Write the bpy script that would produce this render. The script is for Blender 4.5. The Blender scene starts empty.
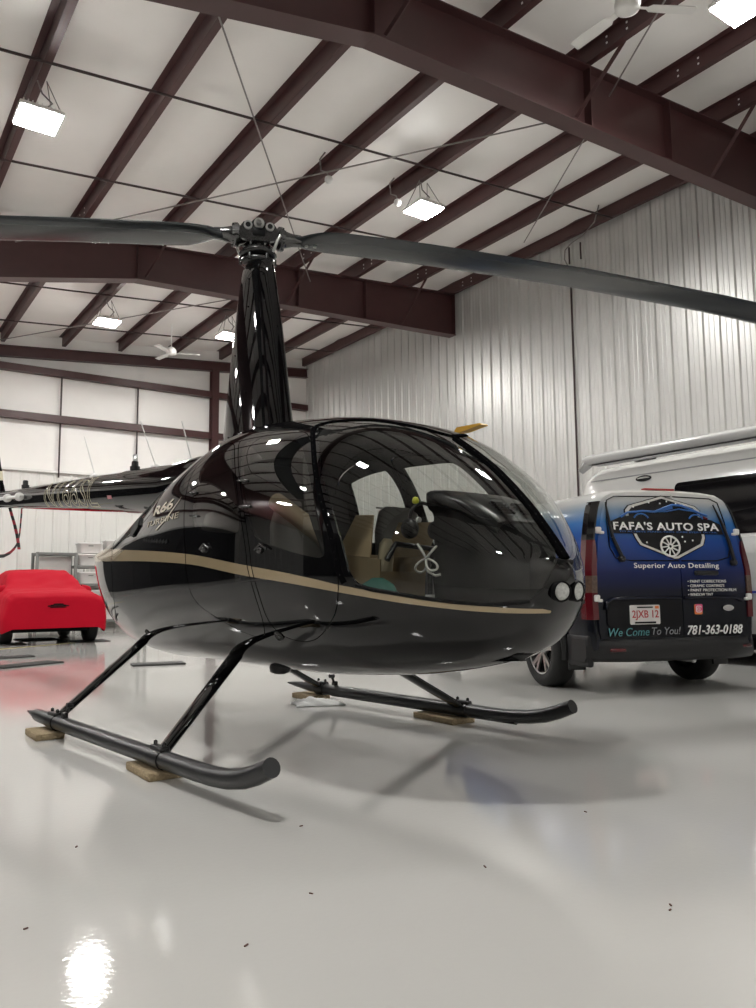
import bpy, math, random
import numpy as np
from mathutils import Vector, Matrix

random.seed(7)
rng = np.random.default_rng(7)
SC = bpy.context.scene
COL = SC.collection
PI = math.pi
R = math.radians

# ------------------------------------------------------------------ materials
def nodes_of(m):
    m.use_nodes = True
    return m.node_tree.nodes, m.node_tree.links

def mat(name, color, rough=0.5, metal=0.0, coat=0.0, spec=0.5, emit=None, emit_s=0.0,
        noise=0.0, nscale=8.0, bump=0.0, bscale=40.0, rvar=0.0):
    m = bpy.data.materials.new(name)
    ns, lk = nodes_of(m)
    b = ns['Principled BSDF']
    b.inputs['Base Color'].default_value = (*color, 1)
    b.inputs['Roughness'].default_value = rough
    b.inputs['Metallic'].default_value = metal
    b.inputs['Coat Weight'].default_value = coat
    b.inputs['Coat Roughness'].default_value = 0.02
    b.inputs['Specular IOR Level'].default_value = spec
    if emit:
        b.inputs['Emission Color'].default_value = (*emit, 1)
        b.inputs['Emission Strength'].default_value = emit_s
    tc = ns.new('ShaderNodeTexCoord')
    if noise > 0:
        n = ns.new('ShaderNodeTexNoise')
        n.inputs['Scale'].default_value = nscale
        n.inputs['Detail'].default_value = 6
        lk.new(tc.outputs['Object'], n.inputs['Vector'])
        mx = ns.new('ShaderNodeMix'); mx.data_type = 'RGBA'
        mx.inputs[6].default_value = (*[c * (1 - noise) for c in color], 1)
        mx.inputs[7].default_value = (*[min(1, c * (1 + noise)) for c in color], 1)
        lk.new(n.outputs['Fac'], mx.inputs[0])
        lk.new(mx.outputs[2], b.inputs['Base Color'])
        if rvar > 0:
            mr = ns.new('ShaderNodeMapRange')
            mr.inputs[3].default_value = max(0, rough - rvar); mr.inputs[4].default_value = rough + rvar
            lk.new(n.outputs['Fac'], mr.inputs[0]); lk.new(mr.outputs[0], b.inputs['Roughness'])
    if bump > 0:
        n2 = ns.new('ShaderNodeTexNoise')
        n2.inputs['Scale'].default_value = bscale; n2.inputs['Detail'].default_value = 4
        lk.new(tc.outputs['Object'], n2.inputs['Vector'])
        bp = ns.new('ShaderNodeBump'); bp.inputs['Strength'].default_value = bump
        bp.inputs['Distance'].default_value = 0.02
        lk.new(n2.outputs['Fac'], bp.inputs['Height']); lk.new(bp.outputs[0], b.inputs['Normal'])
    return m

def glass_mat(name, tint, f0=0.05):
    m = bpy.data.materials.new(name)
    ns, lk = nodes_of(m)
    for n in list(ns):
        ns.remove(n)
    out = ns.new('ShaderNodeOutputMaterial')
    tr = ns.new('ShaderNodeBsdfTransparent'); tr.inputs[0].default_value = (*tint, 1)
    gl = ns.new('ShaderNodeBsdfGlossy'); gl.inputs['Roughness'].default_value = 0.0
    gl.inputs[0].default_value = (1, 1, 1, 1)
    lw = ns.new('ShaderNodeLayerWeight'); lw.inputs[0].default_value = 0.5
    pw = ns.new('ShaderNodeMath'); pw.operation = 'POWER'; pw.inputs[1].default_value = 4.5
    ma = ns.new('ShaderNodeMath'); ma.operation = 'MULTIPLY_ADD'
    ma.inputs[1].default_value = 1 - f0; ma.inputs[2].default_value = f0
    mx = ns.new('ShaderNodeMixShader')
    lk.new(lw.outputs['Facing'], pw.inputs[0]); lk.new(pw.outputs[0], ma.inputs[0])
    lk.new(ma.outputs[0], mx.inputs[0]); lk.new(tr.outputs[0], mx.inputs[1]); lk.new(gl.outputs[0], mx.inputs[2])
    lk.new(mx.outputs[0], out.inputs[0])
    return m

M = {}
M['floor'] = mat('grey_epoxy', (0.575, 0.567, 0.545), 0.06, noise=0.035, nscale=1.1, bump=0.022, bscale=45, rvar=0.015)
M['liner'] = mat('white_liner_panel', (0.74, 0.73, 0.70), 0.45, noise=0.03, nscale=2)
M['alu_mid'] = mat('grey_forged_metal', (0.11, 0.11, 0.11), 0.2, metal=0.9, noise=0.4, nscale=25)
M['rubber_black'] = mat('black_rubber', (0.004, 0.004, 0.0045), 0.9, spec=0.0)
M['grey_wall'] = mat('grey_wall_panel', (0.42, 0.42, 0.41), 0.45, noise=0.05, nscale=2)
M['added_dark'] = mat('added_dark_door', (0.022, 0.022, 0.024), 0.4, noise=0.2, nscale=3)  # only on the two unseen doors added to darken reflections
M['galv'] = mat('galvanised_panel', (0.59, 0.585, 0.565), 0.35, metal=0.4, noise=0.10, nscale=1.3, bump=0.05, bscale=3, rvar=0.06)
M['insul'] = mat('white_insulation_facing', (0.87, 0.845, 0.815), 0.42, noise=0.03, nscale=3, bump=0.5, bscale=1.6)
M['steel'] = mat('oxide_red_steel', (0.062, 0.0235, 0.0235), 0.42, noise=0.15, nscale=5)
M['steel_dark'] = mat('dark_steel_rod', (0.04, 0.022, 0.022), 0.45)
M['cable'] = mat('galvanised_cable', (0.22, 0.2, 0.19), 0.5)
M['white_enamel'] = mat('white_enamel', (0.78, 0.77, 0.74), 0.3)
M['lamp'] = mat('led_diffuser', (1, 1, 1), 0.3, emit=(1.0, 0.985, 0.95), emit_s=243)
M['black_paint'] = mat('black_gloss_paint', (0.0025, 0.0025, 0.003), 0.03, coat=0.0, spec=0.5)
M['gold'] = mat('champagne_gold_stripe', (0.40, 0.31, 0.19), 0.16, coat=0.5, metal=0.15)
M['gold_letter'] = mat('gold_lettering', (0.52, 0.46, 0.36), 0.25, coat=0.4)
M['gold_line'] = mat('gold_outline', (0.50, 0.46, 0.34), 0.25, coat=0.4)
M['liner_dark'] = mat('cabin_liner_dark', (0.016, 0.016, 0.017), 0.7)
M['matte_black'] = mat('matte_black', (0.004, 0.004, 0.0045), 0.5, spec=0.15)
M['satin_black'] = mat('satin_black', (0.010, 0.010, 0.011), 0.3, spec=0.4)
M['skid'] = mat('skid_dark_grey', (0.014, 0.0145, 0.016), 0.33, noise=0.2, nscale=12)
M['blade'] = mat('blade_slate_grey', (0.026, 0.030, 0.033), 0.24, noise=0.1, nscale=4)
M['alu'] = mat('machined_aluminium', (0.42, 0.42, 0.41), 0.3, metal=0.9, noise=0.15, nscale=20)
M['alu_dark'] = mat('dark_anodised_metal', (0.05, 0.05, 0.05), 0.25, metal=0.8)
M['chrome'] = mat('chrome', (0.75, 0.75, 0.75), 0.1, metal=1.0)
M['glass_clear'] = glass_mat('clear_canopy', (0.80, 0.82, 0.80), 0.042)
M['glass_tint'] = glass_mat('tinted_door_window', (0.58, 0.58, 0.55), 0.085)
M['tan'] = mat('tan_leather', (0.33, 0.27, 0.19), 0.55, noise=0.08, nscale=9)
M['tan_dark'] = mat('dark_tan_leather', (0.17, 0.135, 0.09), 0.55, noise=0.1, nscale=9)
M['grey_leather'] = mat('grey_leather', (0.10, 0.095, 0.088), 0.5, noise=0.1, nscale=9)
M['card'] = mat('brown_cardboard', (0.36, 0.27, 0.16), 0.75, noise=0.1, nscale=14)
M['foam'] = mat('tan_foam', (0.42, 0.36, 0.25), 0.7)
M['cord_white'] = mat('white_cord', (0.62, 0.6, 0.57), 0.5)
M['red_thing'] = mat('red_plastic', (0.45, 0.03, 0.03), 0.4)
M['green_cloth'] = mat('dark_green_cloth', (0.01, 0.09, 0.07), 0.8)
M['yellow'] = mat('yellow_paint', (0.62, 0.33, 0.02), 0.4)
M['carpet'] = mat('worn_carpet', (0.40, 0.31, 0.19), 0.95, noise=0.45, nscale=55, bump=0.8, bscale=120)
M['lens'] = mat('lamp_lens', (0.50, 0.51, 0.49), 0.15, spec=0.8, noise=0.5, nscale=90)
M['white_plastic'] = mat('white_plastic', (0.75, 0.74, 0.72), 0.35)
M['cover_red'] = mat('red_fabric_cover', (0.46, 0.0015, 0.017), 0.8, spec=0.2, noise=0.06, nscale=3, bump=0.5, bscale=4)
M['tyre'] = mat('tyre_rubber', (0.012, 0.012, 0.012), 0.75, bump=0.2, bscale=60)
M['mat_rubber'] = mat('dark_rubber_mat', (0.035, 0.034, 0.033), 0.6, noise=0.3, nscale=20)
M['yellow_line'] = mat('faded_yellow_line', (0.55, 0.47, 0.22), 0.25, noise=0.15, nscale=6)
M['rack'] = mat('grey_rack_steel', (0.17, 0.175, 0.165), 0.5)
M['bin'] = mat('white_tote', (0.76, 0.75, 0.73), 0.4, noise=0.04, nscale=9)
M['rv_white'] = mat('rv_white_paint', (0.76, 0.755, 0.73), 0.2, coat=0.4)
M['rv_silver'] = mat('rv_silver_band', (0.52, 0.52, 0.51), 0.22, coat=0.4)
M['rv_grey'] = mat('rv_grey_lower', (0.40, 0.40, 0.40), 0.25, coat=0.3)
M['dark_glass'] = mat('dark_glass', (0.006, 0.006, 0.007), 0.04, spec=0.6)
M['blue_line'] = mat('blue_pinstripe', (0.03, 0.04, 0.26), 0.3)
M['red_lens'] = mat('red_lamp_lens', (0.085, 0.004, 0.008), 0.12, coat=0.5)
M['smoke_lens'] = mat('smoked_lens', (0.10, 0.06, 0.045), 0.15, coat=0.4, noise=0.6, nscale=60)
M['plastic_grey'] = mat('charcoal_bumper_plastic', (0.018, 0.018, 0.019), 0.45, spec=0.3)
M['silver_edge'] = mat('silver_print', (0.62, 0.61, 0.58), 0.25, noise=0.2, nscale=14)
M['white_print'] = mat('white_lettering', (0.86, 0.86, 0.84), 0.35)
M['teal_print'] = mat('teal_lettering', (0.10, 0.30, 0.32), 0.35)
M['grey_print'] = mat('grey_lettering', (0.30, 0.31, 0.32), 0.35)
M['blue_print'] = mat('blue_print', (0.03, 0.14, 0.45), 0.3)
M['black_print'] = mat('black_print', (0.004, 0.004, 0.006), 0.25, spec=0.25)
M['plate_white'] = mat('plate_white', (0.70, 0.68, 0.66), 0.4)
M['plate_red'] = mat('plate_red', (0.42, 0.02, 0.03), 0.4)
M['pink'] = mat('pink_icon', (0.75, 0.08, 0.22), 0.35)
M['orange'] = mat('orange_icon', (0.80, 0.22, 0.05), 0.35)
M['rag'] = mat('white_cloth', (0.80, 0.80, 0.79), 0.9)
M['strap'] = bpy.data.materials.new('red_black_webbing')
ns, lk = nodes_of(M['strap'])
tc = ns.new('ShaderNodeTexCoord'); sp = ns.new('ShaderNodeSeparateXYZ')
ml = ns.new('ShaderNodeMath'); ml.operation = 'MULTIPLY'; ml.inputs[1].default_value = 9.0
fr_ = ns.new('ShaderNodeMath'); fr_.operation = 'FRACT'
gt = ns.new('ShaderNodeMath'); gt.operation = 'GREATER_THAN'; gt.inputs[1].default_value = 0.5
mx = ns.new('ShaderNodeMix'); mx.data_type = 'RGBA'
mx.inputs[6].default_value = (0.01, 0.01, 0.01, 1); mx.inputs[7].default_value = (0.35, 0.015, 0.03, 1)
lk.new(tc.outputs['Object'], sp.inputs[0]); lk.new(sp.outputs[2], ml.inputs[0]); lk.new(ml.outputs[0], fr_.inputs[0])
lk.new(fr_.outputs[0], gt.inputs[0]); lk.new(gt.outputs[0], mx.inputs[0])
lk.new(mx.outputs[2], ns['Principled BSDF'].inputs['Base Color'])

# van wrap: a printed fade white -> blue -> navy -> black with height on the body
M['wrap'] = bpy.data.materials.new('printed_fade_wrap')
ns, lk = nodes_of(M['wrap'])
b = ns['Principled BSDF']; b.inputs['Roughness'].default_value = 0.14; b.inputs['Specular IOR Level'].default_value = 0.3
tc = ns.new('ShaderNodeTexCoord'); sp = ns.new('ShaderNodeSeparateXYZ')
mr = ns.new('ShaderNodeMapRange'); mr.inputs[1].default_value = 0.45; mr.inputs[2].default_value = 1.75
cr = ns.new('ShaderNodeValToRGB')
cr.color_ramp.elements[0].position = 0.0; cr.color_ramp.elements[0].color = (0.004, 0.005, 0.009, 1)
cr.color_ramp.elements[1].position = 1.0; cr.color_ramp.elements[1].color = (0.72, 0.70, 0.66, 1)
for p_, c_ in ((0.20, (0.004, 0.005, 0.010)), (0.31, (0.006, 0.008, 0.022)), (0.43, (0.007, 0.014, 0.085)), (0.64, (0.010, 0.060, 0.29)), (0.76, (0.03, 0.15, 0.42)),
               (0.84, (0.22, 0.31, 0.42)), (0.90, (0.52, 0.53, 0.53))):
    e = cr.color_ramp.elements.new(p_); e.color = (*c_, 1)
lk.new(tc.outputs['Object'], sp.inputs[0]); lk.new(sp.outputs[2], mr.inputs[0]); lk.new(mr.outputs[0], cr.inputs[0])
lk.new(cr.outputs[0], b.inputs['Base Color'])

# ------------------------------------------------------------------ mesh helpers
class MB:
    def __init__(self):
        self.v = []; self.f = []; self.mi = []; self.sm = []
    def add(self, vs, fs, mi=0, smooth=False):
        o = len(self.v)
        self.v += [tuple(map(float, p)) for p in vs]
        for f in fs:
            self.f.append(tuple(o + i for i in f)); self.mi.append(mi); self.sm.append(smooth)
        return self
    def box(self, c, s, mi=0, rz=0.0, rx=0.0, ry=0.0, bev=0.0):
        hx, hy, hz = s[0] / 2, s[1] / 2, s[2] / 2
        rot = Matrix.Rotation(rz, 3, 'Z') @ Matrix.Rotation(ry, 3, 'Y') @ Matrix.Rotation(rx, 3, 'X')
        cc = Vector(c)
        if bev <= 0:
            pts = [(x * hx, y * hy, z * hz) for z in (-1, 1) for y in (-1, 1) for x in (-1, 1)]
            fs = [(0, 2, 3, 1), (4, 5, 7, 6), (0, 1, 5, 4), (2, 6, 7, 3), (0, 4, 6, 2), (1, 3, 7, 5)]
            return self.add([cc + rot @ Vector(p) for p in pts], fs, mi)
        # rounded in plan, chamfered top and bottom
        bev = min(bev, hx * .95, hy * .95, hz * .95)
        def ring(ins, z):
            out = []
            for (sx, sy, a0) in ((1, 1, 0), (-1, 1, 90), (-1, -1, 180), (1, -1, 270)):
                for k in range(4):
                    a = R(a0 + 30 * k)
                    out.append((sx * (hx - bev) + (bev - ins) * math.cos(a), sy * (hy - bev) + (bev - ins) * math.sin(a), z))
            return out
        rings = [ring(bev * .9, -hz), ring(bev * .3, -hz + bev * .25), ring(0, -hz + bev), ring(0, hz - bev), ring(bev * .3, hz - bev * .25), ring(bev * .9, hz)]
        return self.loft([[cc + rot @ Vector(p) for p in r] for r in rings], mi, True, True)
    def loft(self, rings, mi=0, smooth=True, caps=True, closed=True):
        n = len(rings[0]); vs = [p for r in rings for p in r]; fs = []
        for i in range(len(rings) - 1):
            for j in range(n if closed else n - 1):
                k = (j + 1) % n
                fs.append((i * n + j, i * n + k, (i + 1) * n + k, (i + 1) * n + j))
        self.add(vs, fs, mi, smooth)
        if caps:
            self.add(rings[0], [tuple(reversed(range(n)))], mi)
            self.add(rings[-1], [tuple(range(n))], mi)
        return self
    def tube(self, pts, r, n=10, mi=0, caps=True, flat=1.0):
        pts = [Vector(p) for p in pts]
        rs = r if isinstance(r, (list, tuple)) else [r] * len(pts)
        up = None; rings = []
        for i, p in enumerate(pts):
            t = (pts[min(i + 1, len(pts) - 1)] - pts[max(i - 1, 0)]).normalized()
            if up is None:
                up = Vector((0, 0, 1)) if abs(t.z) < .95 else Vector((1, 0, 0))
            a = t.cross(up)
            if a.length < 1e-4: a = t.cross(Vector((0, 1, 0)))
            a.normalize(); bb = a.cross(t).normalized(); up = bb
            rings.append([p + (a * math.cos(2 * PI * k / n) + bb * flat * math.sin(2 * PI * k / n)) * rs[i] for k in range(n)])
        return self.loft(rings, mi, n > 4, caps)
    def bar(self, a, b_, w, h, mi=0, up=(0, 0, 1)):
        a = Vector(a); b_ = Vector(b_); t = (b_ - a).normalized(); u = Vector(up)
        s = t.cross(u)
        if s.length < 1e-4: s = t.cross(Vector((1, 0, 0)))
        s.normalize(); u = s.cross(t).normalized()
        ring = lambda p: [p + s * (x * w / 2) + u * (y * h / 2) for x, y in ((1, 1), (-1, 1), (-1, -1), (1, -1))]
        return self.loft([ring(a), ring(b_)], mi, False, True)
    def lathe(self, prof, o=(0, 0, 0), axis='Z', n=24, mi=0, rot=None, smooth=True, caps=True):
        o = Vector(o); rings = []
        for (r, h) in prof:
            ring = []
            for k in range(n):
                a = 2 * PI * k / n; c, s = r * math.cos(a), r * math.sin(a)
                p = Vector((c, s, h)) if axis == 'Z' else (Vector((h, c, s)) if axis == 'X' else Vector((s, h, c)))
                if rot is not None: p = rot @ p
                ring.append(o + p)
            rings.append(ring)
        return self.loft(rings, mi, smooth, caps)
    def prism(self, poly, fn, t0, t1, mi=0, smooth=False):
        """poly: 2D outline; fn(u, v, t) -> 3D"""
        return self.loft([[fn(u, v, t0) for u, v in poly], [fn(u, v, t1) for u, v in poly]], mi, smooth, True)
    def fix(self):
        return self
    def build(self, name, mats, parent=None, normals=None):
        me = bpy.data.meshes.new(name)
        me.from_pydata(self.v, [], self.f)
        if not isinstance(mats, (list, tuple)): mats = [mats]
        for m in mats: me.materials.append(m)
        me.polygons.foreach_set('material_index', self.mi)
        me.polygons.foreach_set('use_smooth', self.sm)
        me.update()
        if normals is not None:
            me.normals_split_custom_set_from_vertices([tuple(n) for n in normals])
        o = bpy.data.objects.new(name, me); COL.objects.link(o)
        if normals is None:
            import bmesh
            bm = bmesh.new(); bm.from_mesh(me)
            bmesh.ops.recalc_face_normals(bm, faces=bm.faces)
            bm.to_mesh(me); bm.free()
        if parent is not None: o.parent = parent
        return o

def tag(o, label, cat, group=None, kind=None):
    o['label'] = label; o['category'] = cat
    if group: o['group'] = group
    if kind: o['kind'] = kind
    return o

def thing(name, label, cat, loc=(0, 0, 0), rz=0.0, group=None):
    o = bpy.data.objects.new(name, None); COL.objects.link(o)
    o.empty_display_size = 0.1
    o.location = loc; o.rotation_euler = (0, 0, rz)
    return tag(o, label, cat, group)

def copy_tree(o, parent=None):
    c = o.copy(); COL.objects.link(c)
    if parent is not None: c.parent = parent
    for ch in list(o.children): copy_tree(ch, c)
    return c

def text_geo(s, fill=True, bevel=0.0, shear=0.0, bold=0.0, space=1.0, extr=0.0, res=4):
    cu = bpy.data.curves.new('lettering', 'FONT')
    cu.body = s; cu.size = 1.0; cu.shear = shear; cu.offset = bold; cu.space_character = space
    cu.extrude = extr; cu.resolution_u = res
    if not fill:
        cu.fill_mode = 'NONE'; cu.bevel_depth = bevel; cu.bevel_resolution = 1
    o = bpy.data.objects.new('lettering', cu); COL.objects.link(o)
    dg = bpy.context.evaluated_depsgraph_get()
    me = bpy.data.meshes.new_from_object(o.evaluated_get(dg))
    import bmesh
    bm = bmesh.new(); bm.from_mesh(me)
    for _ in range(3):
        ed = [e for e in bm.edges if e.calc_length() > 0.16]
        if not ed: break
        bmesh.ops.subdivide_edges(bm, edges=ed, cuts=1)
    bmesh.ops.triangulate(bm, faces=bm.faces)
    vs = [v.co.copy() for v in bm.verts]; bm.verts.ensure_lookup_table()
    fs = [tuple(v.index for v in f.verts) for f in bm.faces]
    bm.free()
    bpy.data.objects.remove(o); bpy.data.curves.remove(cu); bpy.data.meshes.remove(me)
    a = np.array(vs)
    x0, x1, y0, y1 = a[:, 0].min(), a[:, 0].max(), a[:, 1].min(), a[:, 1].max()
    a[:, 0] = (a[:, 0] - x0) / (x1 - x0); a[:, 1] = (a[:, 1] - y0) / (y1 - y0)
    return a, fs

def add_text(mb, s, fn, mi=0, **kw):
    """fn(u, v, w): u,v in 0..1 across the line of text"""
    a, fs = text_geo(s, **kw)
    mb.add([fn(p[0], p[1], p[2]) for p in a], fs, mi, False)

# ------------------------------------------------------------------ camera
FPX = 789.5; PITCH = R(6.2); ROLL = -0.0086; YAW = R(34.6)
fw = Vector((math.sin(YAW) * math.cos(PITCH), math.cos(YAW) * math.cos(PITCH), math.sin(PITCH)))
r0 = Vector((math.cos(YAW), -math.sin(YAW), 0)); u0 = r0.cross(fw)
rr = (r0 * math.cos(ROLL) + u0 * math.sin(ROLL)).normalized(); uu = rr.cross(fw)
cam = bpy.data.cameras.new('camera'); camo = bpy.data.objects.new('camera', cam); COL.objects.link(camo)
mw = Matrix.Identity(4)
for i in range(3):
    mw[i][0], mw[i][1], mw[i][2] = rr[i], uu[i], -fw[i]
mw[0][3], mw[1][3], mw[2][3] = 0, 0, 0.88
camo.matrix_world = mw
cam.sensor_fit = 'HORIZONTAL'; cam.sensor_width = 36.0; cam.lens = FPX / 756 * 36.0
cam.clip_start = 0.05; cam.clip_end = 200
SC.camera = camo

# ------------------------------------------------------------------ room shell
XL, XR, YB, YF = -11.5, 11.83, 21.05, -9.0
def roofz(x): return 6.83 + 0.0826 * x          # underside of the purlins
S = dict(kind='structure')

mb = MB(); mb.box(((XL + XR) / 2, (YB + YF) / 2, -0.1), (XR - XL + 1, YB - YF + 1, 0.2))
tag(mb.build('floor', M['floor']), 'glossy light grey epoxy floor of the hangar', 'floor', **S)

def ribbed_wall(x_of, length, z0, z1, t0, period=0.3048, major=0.032, minor=0.009):
    """profile along a wall line -> list of (t, depth)"""
    pr = []; t = 0.0
    while t < length:
        for dt, dp in ((0, 0), (.02, major), (.045, major), (.065, 0), (.115, 0), (.125, minor), (.15, minor), (.16, 0), (.21, 0), (.22, minor), (.245, minor), (.255, 0)):
            if t + dt <= length: pr.append((t + dt, dp))
        t += period
    pr.append((length, 0))
    return pr

# right wall (galvanised ribbed panels)
pr = ribbed_wall(None, YB - YF, 0, 8, 0)
mb = MB()
front = [(XR - d, YF + t) for t, d in pr]
vs = []; fs = []
zs = [0, 3.9, 8.1]
for z in zs:
    vs += [(x, y, z) for x, y in front]
n = len(front)
for k in range(len(zs) - 1):
    for i in range(n - 1): fs.append((k * n + i, k * n + i + 1, (k + 1) * n + i + 1, (k + 1) * n + i))
mb.add(vs, fs)
mb.box((XR + .06, (YB + YF) / 2, 4.05), (0.1, YB - YF, 8.1))
tag(mb.build('wall_right', M['galv']), 'tall grey ribbed metal panel wall behind the camper van', 'wall', **S)

# back wall: white liner below, insulation above
pr = ribbed_wall(None, XR - XL, 0, 4, 0, period=0.4, major=0.025, minor=0.004)
mb = MB(); vs = []; fs = []
for z in (0, 3.90): vs += [(XL + t, YB - .02 - d, z) for t, d in pr]
n = len(pr)
for i in range(n - 1): fs.append((i, i + 1, n + i + 1, n + i))
mb.add(vs, fs, 0)
mb.box(((XL + XR) / 2, YB + .06, 4.05), (XR - XL, 0.12, 8.1), 1)
# insulation bays (bulging softly between the girts)
vs = []; fs = []
xs = np.linspace(XL, XR, 240); zz = np.linspace(3.9, 8.0, 30)
for z in zz:
    for x in xs:
        seam = abs(((x - 4.58) / 2.0 + .5) % 1 - .5)
        bulge = 0.05 * (1 - math.exp(-(seam / .05) ** 2)) * (.6 + .4 * math.sin(x * 2.3 + z * .7))
        vs.append((x, YB - .004 - bulge * .6, z))
m_ = len(xs)
for i in range(len(zz) - 1):
    for j in range(m_ - 1): fs.append((i * m_ + j, i * m_ + j + 1, (i + 1) * m_ + j + 1, (i + 1) * m_ + j))
mb.add(vs, fs, 1, True)
tag(mb.build('wall_back', [M['liner'], M['insul']]), 'white back wall, ribbed panels below and insulation above', 'wall', **S)

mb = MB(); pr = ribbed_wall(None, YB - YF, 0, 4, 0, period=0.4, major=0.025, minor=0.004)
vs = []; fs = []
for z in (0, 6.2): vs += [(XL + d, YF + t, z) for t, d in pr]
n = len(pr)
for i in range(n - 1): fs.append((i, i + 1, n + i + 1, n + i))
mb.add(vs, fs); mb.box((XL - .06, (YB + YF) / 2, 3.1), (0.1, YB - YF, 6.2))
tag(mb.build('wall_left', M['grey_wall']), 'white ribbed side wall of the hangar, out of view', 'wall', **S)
mb = MB(); mb.box((XL + .06, 3.5, 2.1), (.08, 19, 4.2))  # unseen door, added so the black paint reflects something dark
for k in range(9): mb.box((XL + .11, -6 + 2.375 * k, 2.1), (.05, .10, 4.2))
for z in (1.05, 2.1, 3.15): mb.box((XL + .11, 3.5, z), (.04, 19, .10))
tag(mb.build('added_door_1', M['added_dark']), 'wide dark door added to the side wall for reflections, out of view', 'door', **S)
mb = MB(); mb.box((-5.0, YB - .08, 1.9), (10.5, .08, 3.8))  # second added door, unseen, puts a dark band into the fuselage reflection
for k in range(8): mb.box((-10.2 + 1.5 * k, YB - .13, 1.9), (.10, .05, 3.8))
for z in (.95, 1.9, 2.85): mb.box((-5.0, YB - .13, z), (10.5, .04, .10))
tag(mb.build('added_door_2', M['added_dark']), 'wide dark door added to the back wall for reflections, left of the view', 'door', **S)
mb = MB(); mb.box(((XL + XR) / 2, YF - .06, 4.0), (XR - XL, 0.12, 8.1))
tag(mb.build('wall_front', M['liner']), 'white front wall of the hangar behind the viewer', 'wall', **S)

# ceiling: white insulation sheet draped over the purlins
PX = [1.78 + 1.4455 * k for k in range(-9, 7)] + [11.76]
mb = MB(); vs = []; fs = []
xs = np.linspace(XL - .1, XR + .1, 330); ys = np.linspace(YF - .1, YB + .1, 90)
for y in ys:
    for x in xs:
        ph = ((x - 1.78) / 1.4455) % 1.0
        sag = 0.055 * math.sin(PI * ph) ** 0.8
        seam = math.exp(-((((y - 8.0) / 1.27) % 1 - .5) / .03) ** 2)
        vs.append((x, y, roofz(x) + 0.275 - sag + .012 * seam))
m_ = len(xs)
for i in range(len(ys) - 1):
    for j in range(m_ - 1): fs.append((i * m_ + j, i * m_ + j + 1, (i + 1) * m_ + j + 1, (i + 1) * m_ + j))
mb.add(vs, fs, 0, True)
c0, c1 = roofz(XL - .2), roofz(XR + .2)
mb.add([(XL - .2, YF - .2, c0 + .3), (XR + .2, YF - .2, c1 + .3), (XR + .2, YB + .2, c1 + .3), (XL - .2, YB + .2, c0 + .3),
        (XL - .2, YF - .2, c0 + .4), (XR + .2, YF - .2, c1 + .4), (XR + .2, YB + .2, c1 + .4), (XL - .2, YB + .2, c0 + .4)],
       [(0, 1, 2, 3), (4, 7, 6, 5), (0, 4, 5, 1), (1, 5, 6, 2), (2, 6, 7, 3), (3, 7, 4, 0)])
tag(mb.build('ceiling', M['insul']), 'white insulated sloping roof lining above the purlins', 'ceiling', **S)

tn = [0]
def trim(mb, mats, label, cat='beam', group=None):
    tn[0] += 1
    return tag(mb.build('trim_%d' % tn[0], mats), label, cat, group, 'structure')

# purlins (Z sections)
for k, x in enumerate(PX):
    z = roofz(x); mb = MB(); L = YB - YF - .1; yc = (YB + YF) / 2
    mb.box((x - .085, yc, z + .12), (0.012, L, 0.24))
    mb.box((x - .042, yc, z + .004), (0.085, L, 0.008))
    mb.box((x - .13, yc, z + .236), (0.085, L, 0.008))
    mb.box((x - .004, yc, z + .02), (0.008, L, 0.03))
    for yb in (6.25, 13.83):
        for dy in (-.75, -.45, .45, .75):
            mb.box((x - .093, yb + dy, z + .15), (.012, .022, .022), 1); mb.box((x - .093, yb + dy, z + .07), (.012, .022, .022), 1)
    trim(mb, [M['steel'], M['white_plastic']], 'dark red steel roof purlin running the length of the hangar', 'roof purlin', 'roof purlins')

# sag rods across the purlins
for y in (-.9, 1.6, 3.75, 9.16, 11.68, 16.72, 19.2):
    mb = MB(); mb.tube([(XL + .3, y, roofz(XL + .3) + .005), (XR - .1, y, roofz(XR - .1) + .005)], .018, 6)
    trim(mb, M['steel_dark'], 'thin dark rod crossing under the roof purlins', 'rod', 'roof sag rods')

# rigid frame rafters
def rafter(yf, name_label):
    top = lambda x: roofz(x) - .002
    def bot(x):
        if x <= 4.25: return 6.50 + (x - 4.25) * 0.21
        return 6.50 + (x - 4.25) * 0.040
    xs = [-11.4, -6, -1, 2, 4.25, 6.5, 9, 11.72]
    mb = MB(); w = .25
    for i in range(len(xs) - 1):
        a, c = xs[i], xs[i + 1]
        mb.loft([[(a, yf - .006, bot(a)), (a, yf + .006, bot(a)), (a, yf + .006, top(a)), (a, yf - .006, top(a))],
                 [(c, yf - .006, bot(c)), (c, yf + .006, bot(c)), (c, yf + .006, top(c)), (c, yf - .006, top(c))]], 0, False, False)
        mb.bar((a, yf, bot(a) - .006), (c, yf, bot(c) - .006), w, .016)
        mb.bar((a, yf, top(a) - .010), (c, yf, top(c) - .010), w, .014)
    for x in (-1, 4.25, 7.55, 9.2, 11.70):                     # web stiffener plates
        mb.box((x, yf, (top(x) + bot(x)) / 2), (.014, w * .92, top(x) - bot(x) - .02))
    for x in (PX[9], PX[11], PX[13], PX[15]):                  # flange braces down from the purlins
        mb.bar((x + .02, yf - .62, roofz(x) + .04), (x - .28, yf - .09, bot(x - .28) + .05), .012, .05)
        mb.bar((x + .02, yf + .62, roofz(x) + .04), (x - .28, yf + .09, bot(x - .28) + .05), .012, .05)
    return trim(mb, M['steel'], name_label, 'roof beam')
rafter(6.25, 'deep dark red steel rafter crossing overhead, nearest the viewer')
rafter(13.83, 'dark red steel rafter behind the rotor, ending at the ribbed wall')
rafter(-1.3, 'dark red steel rafter behind the viewer')

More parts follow.
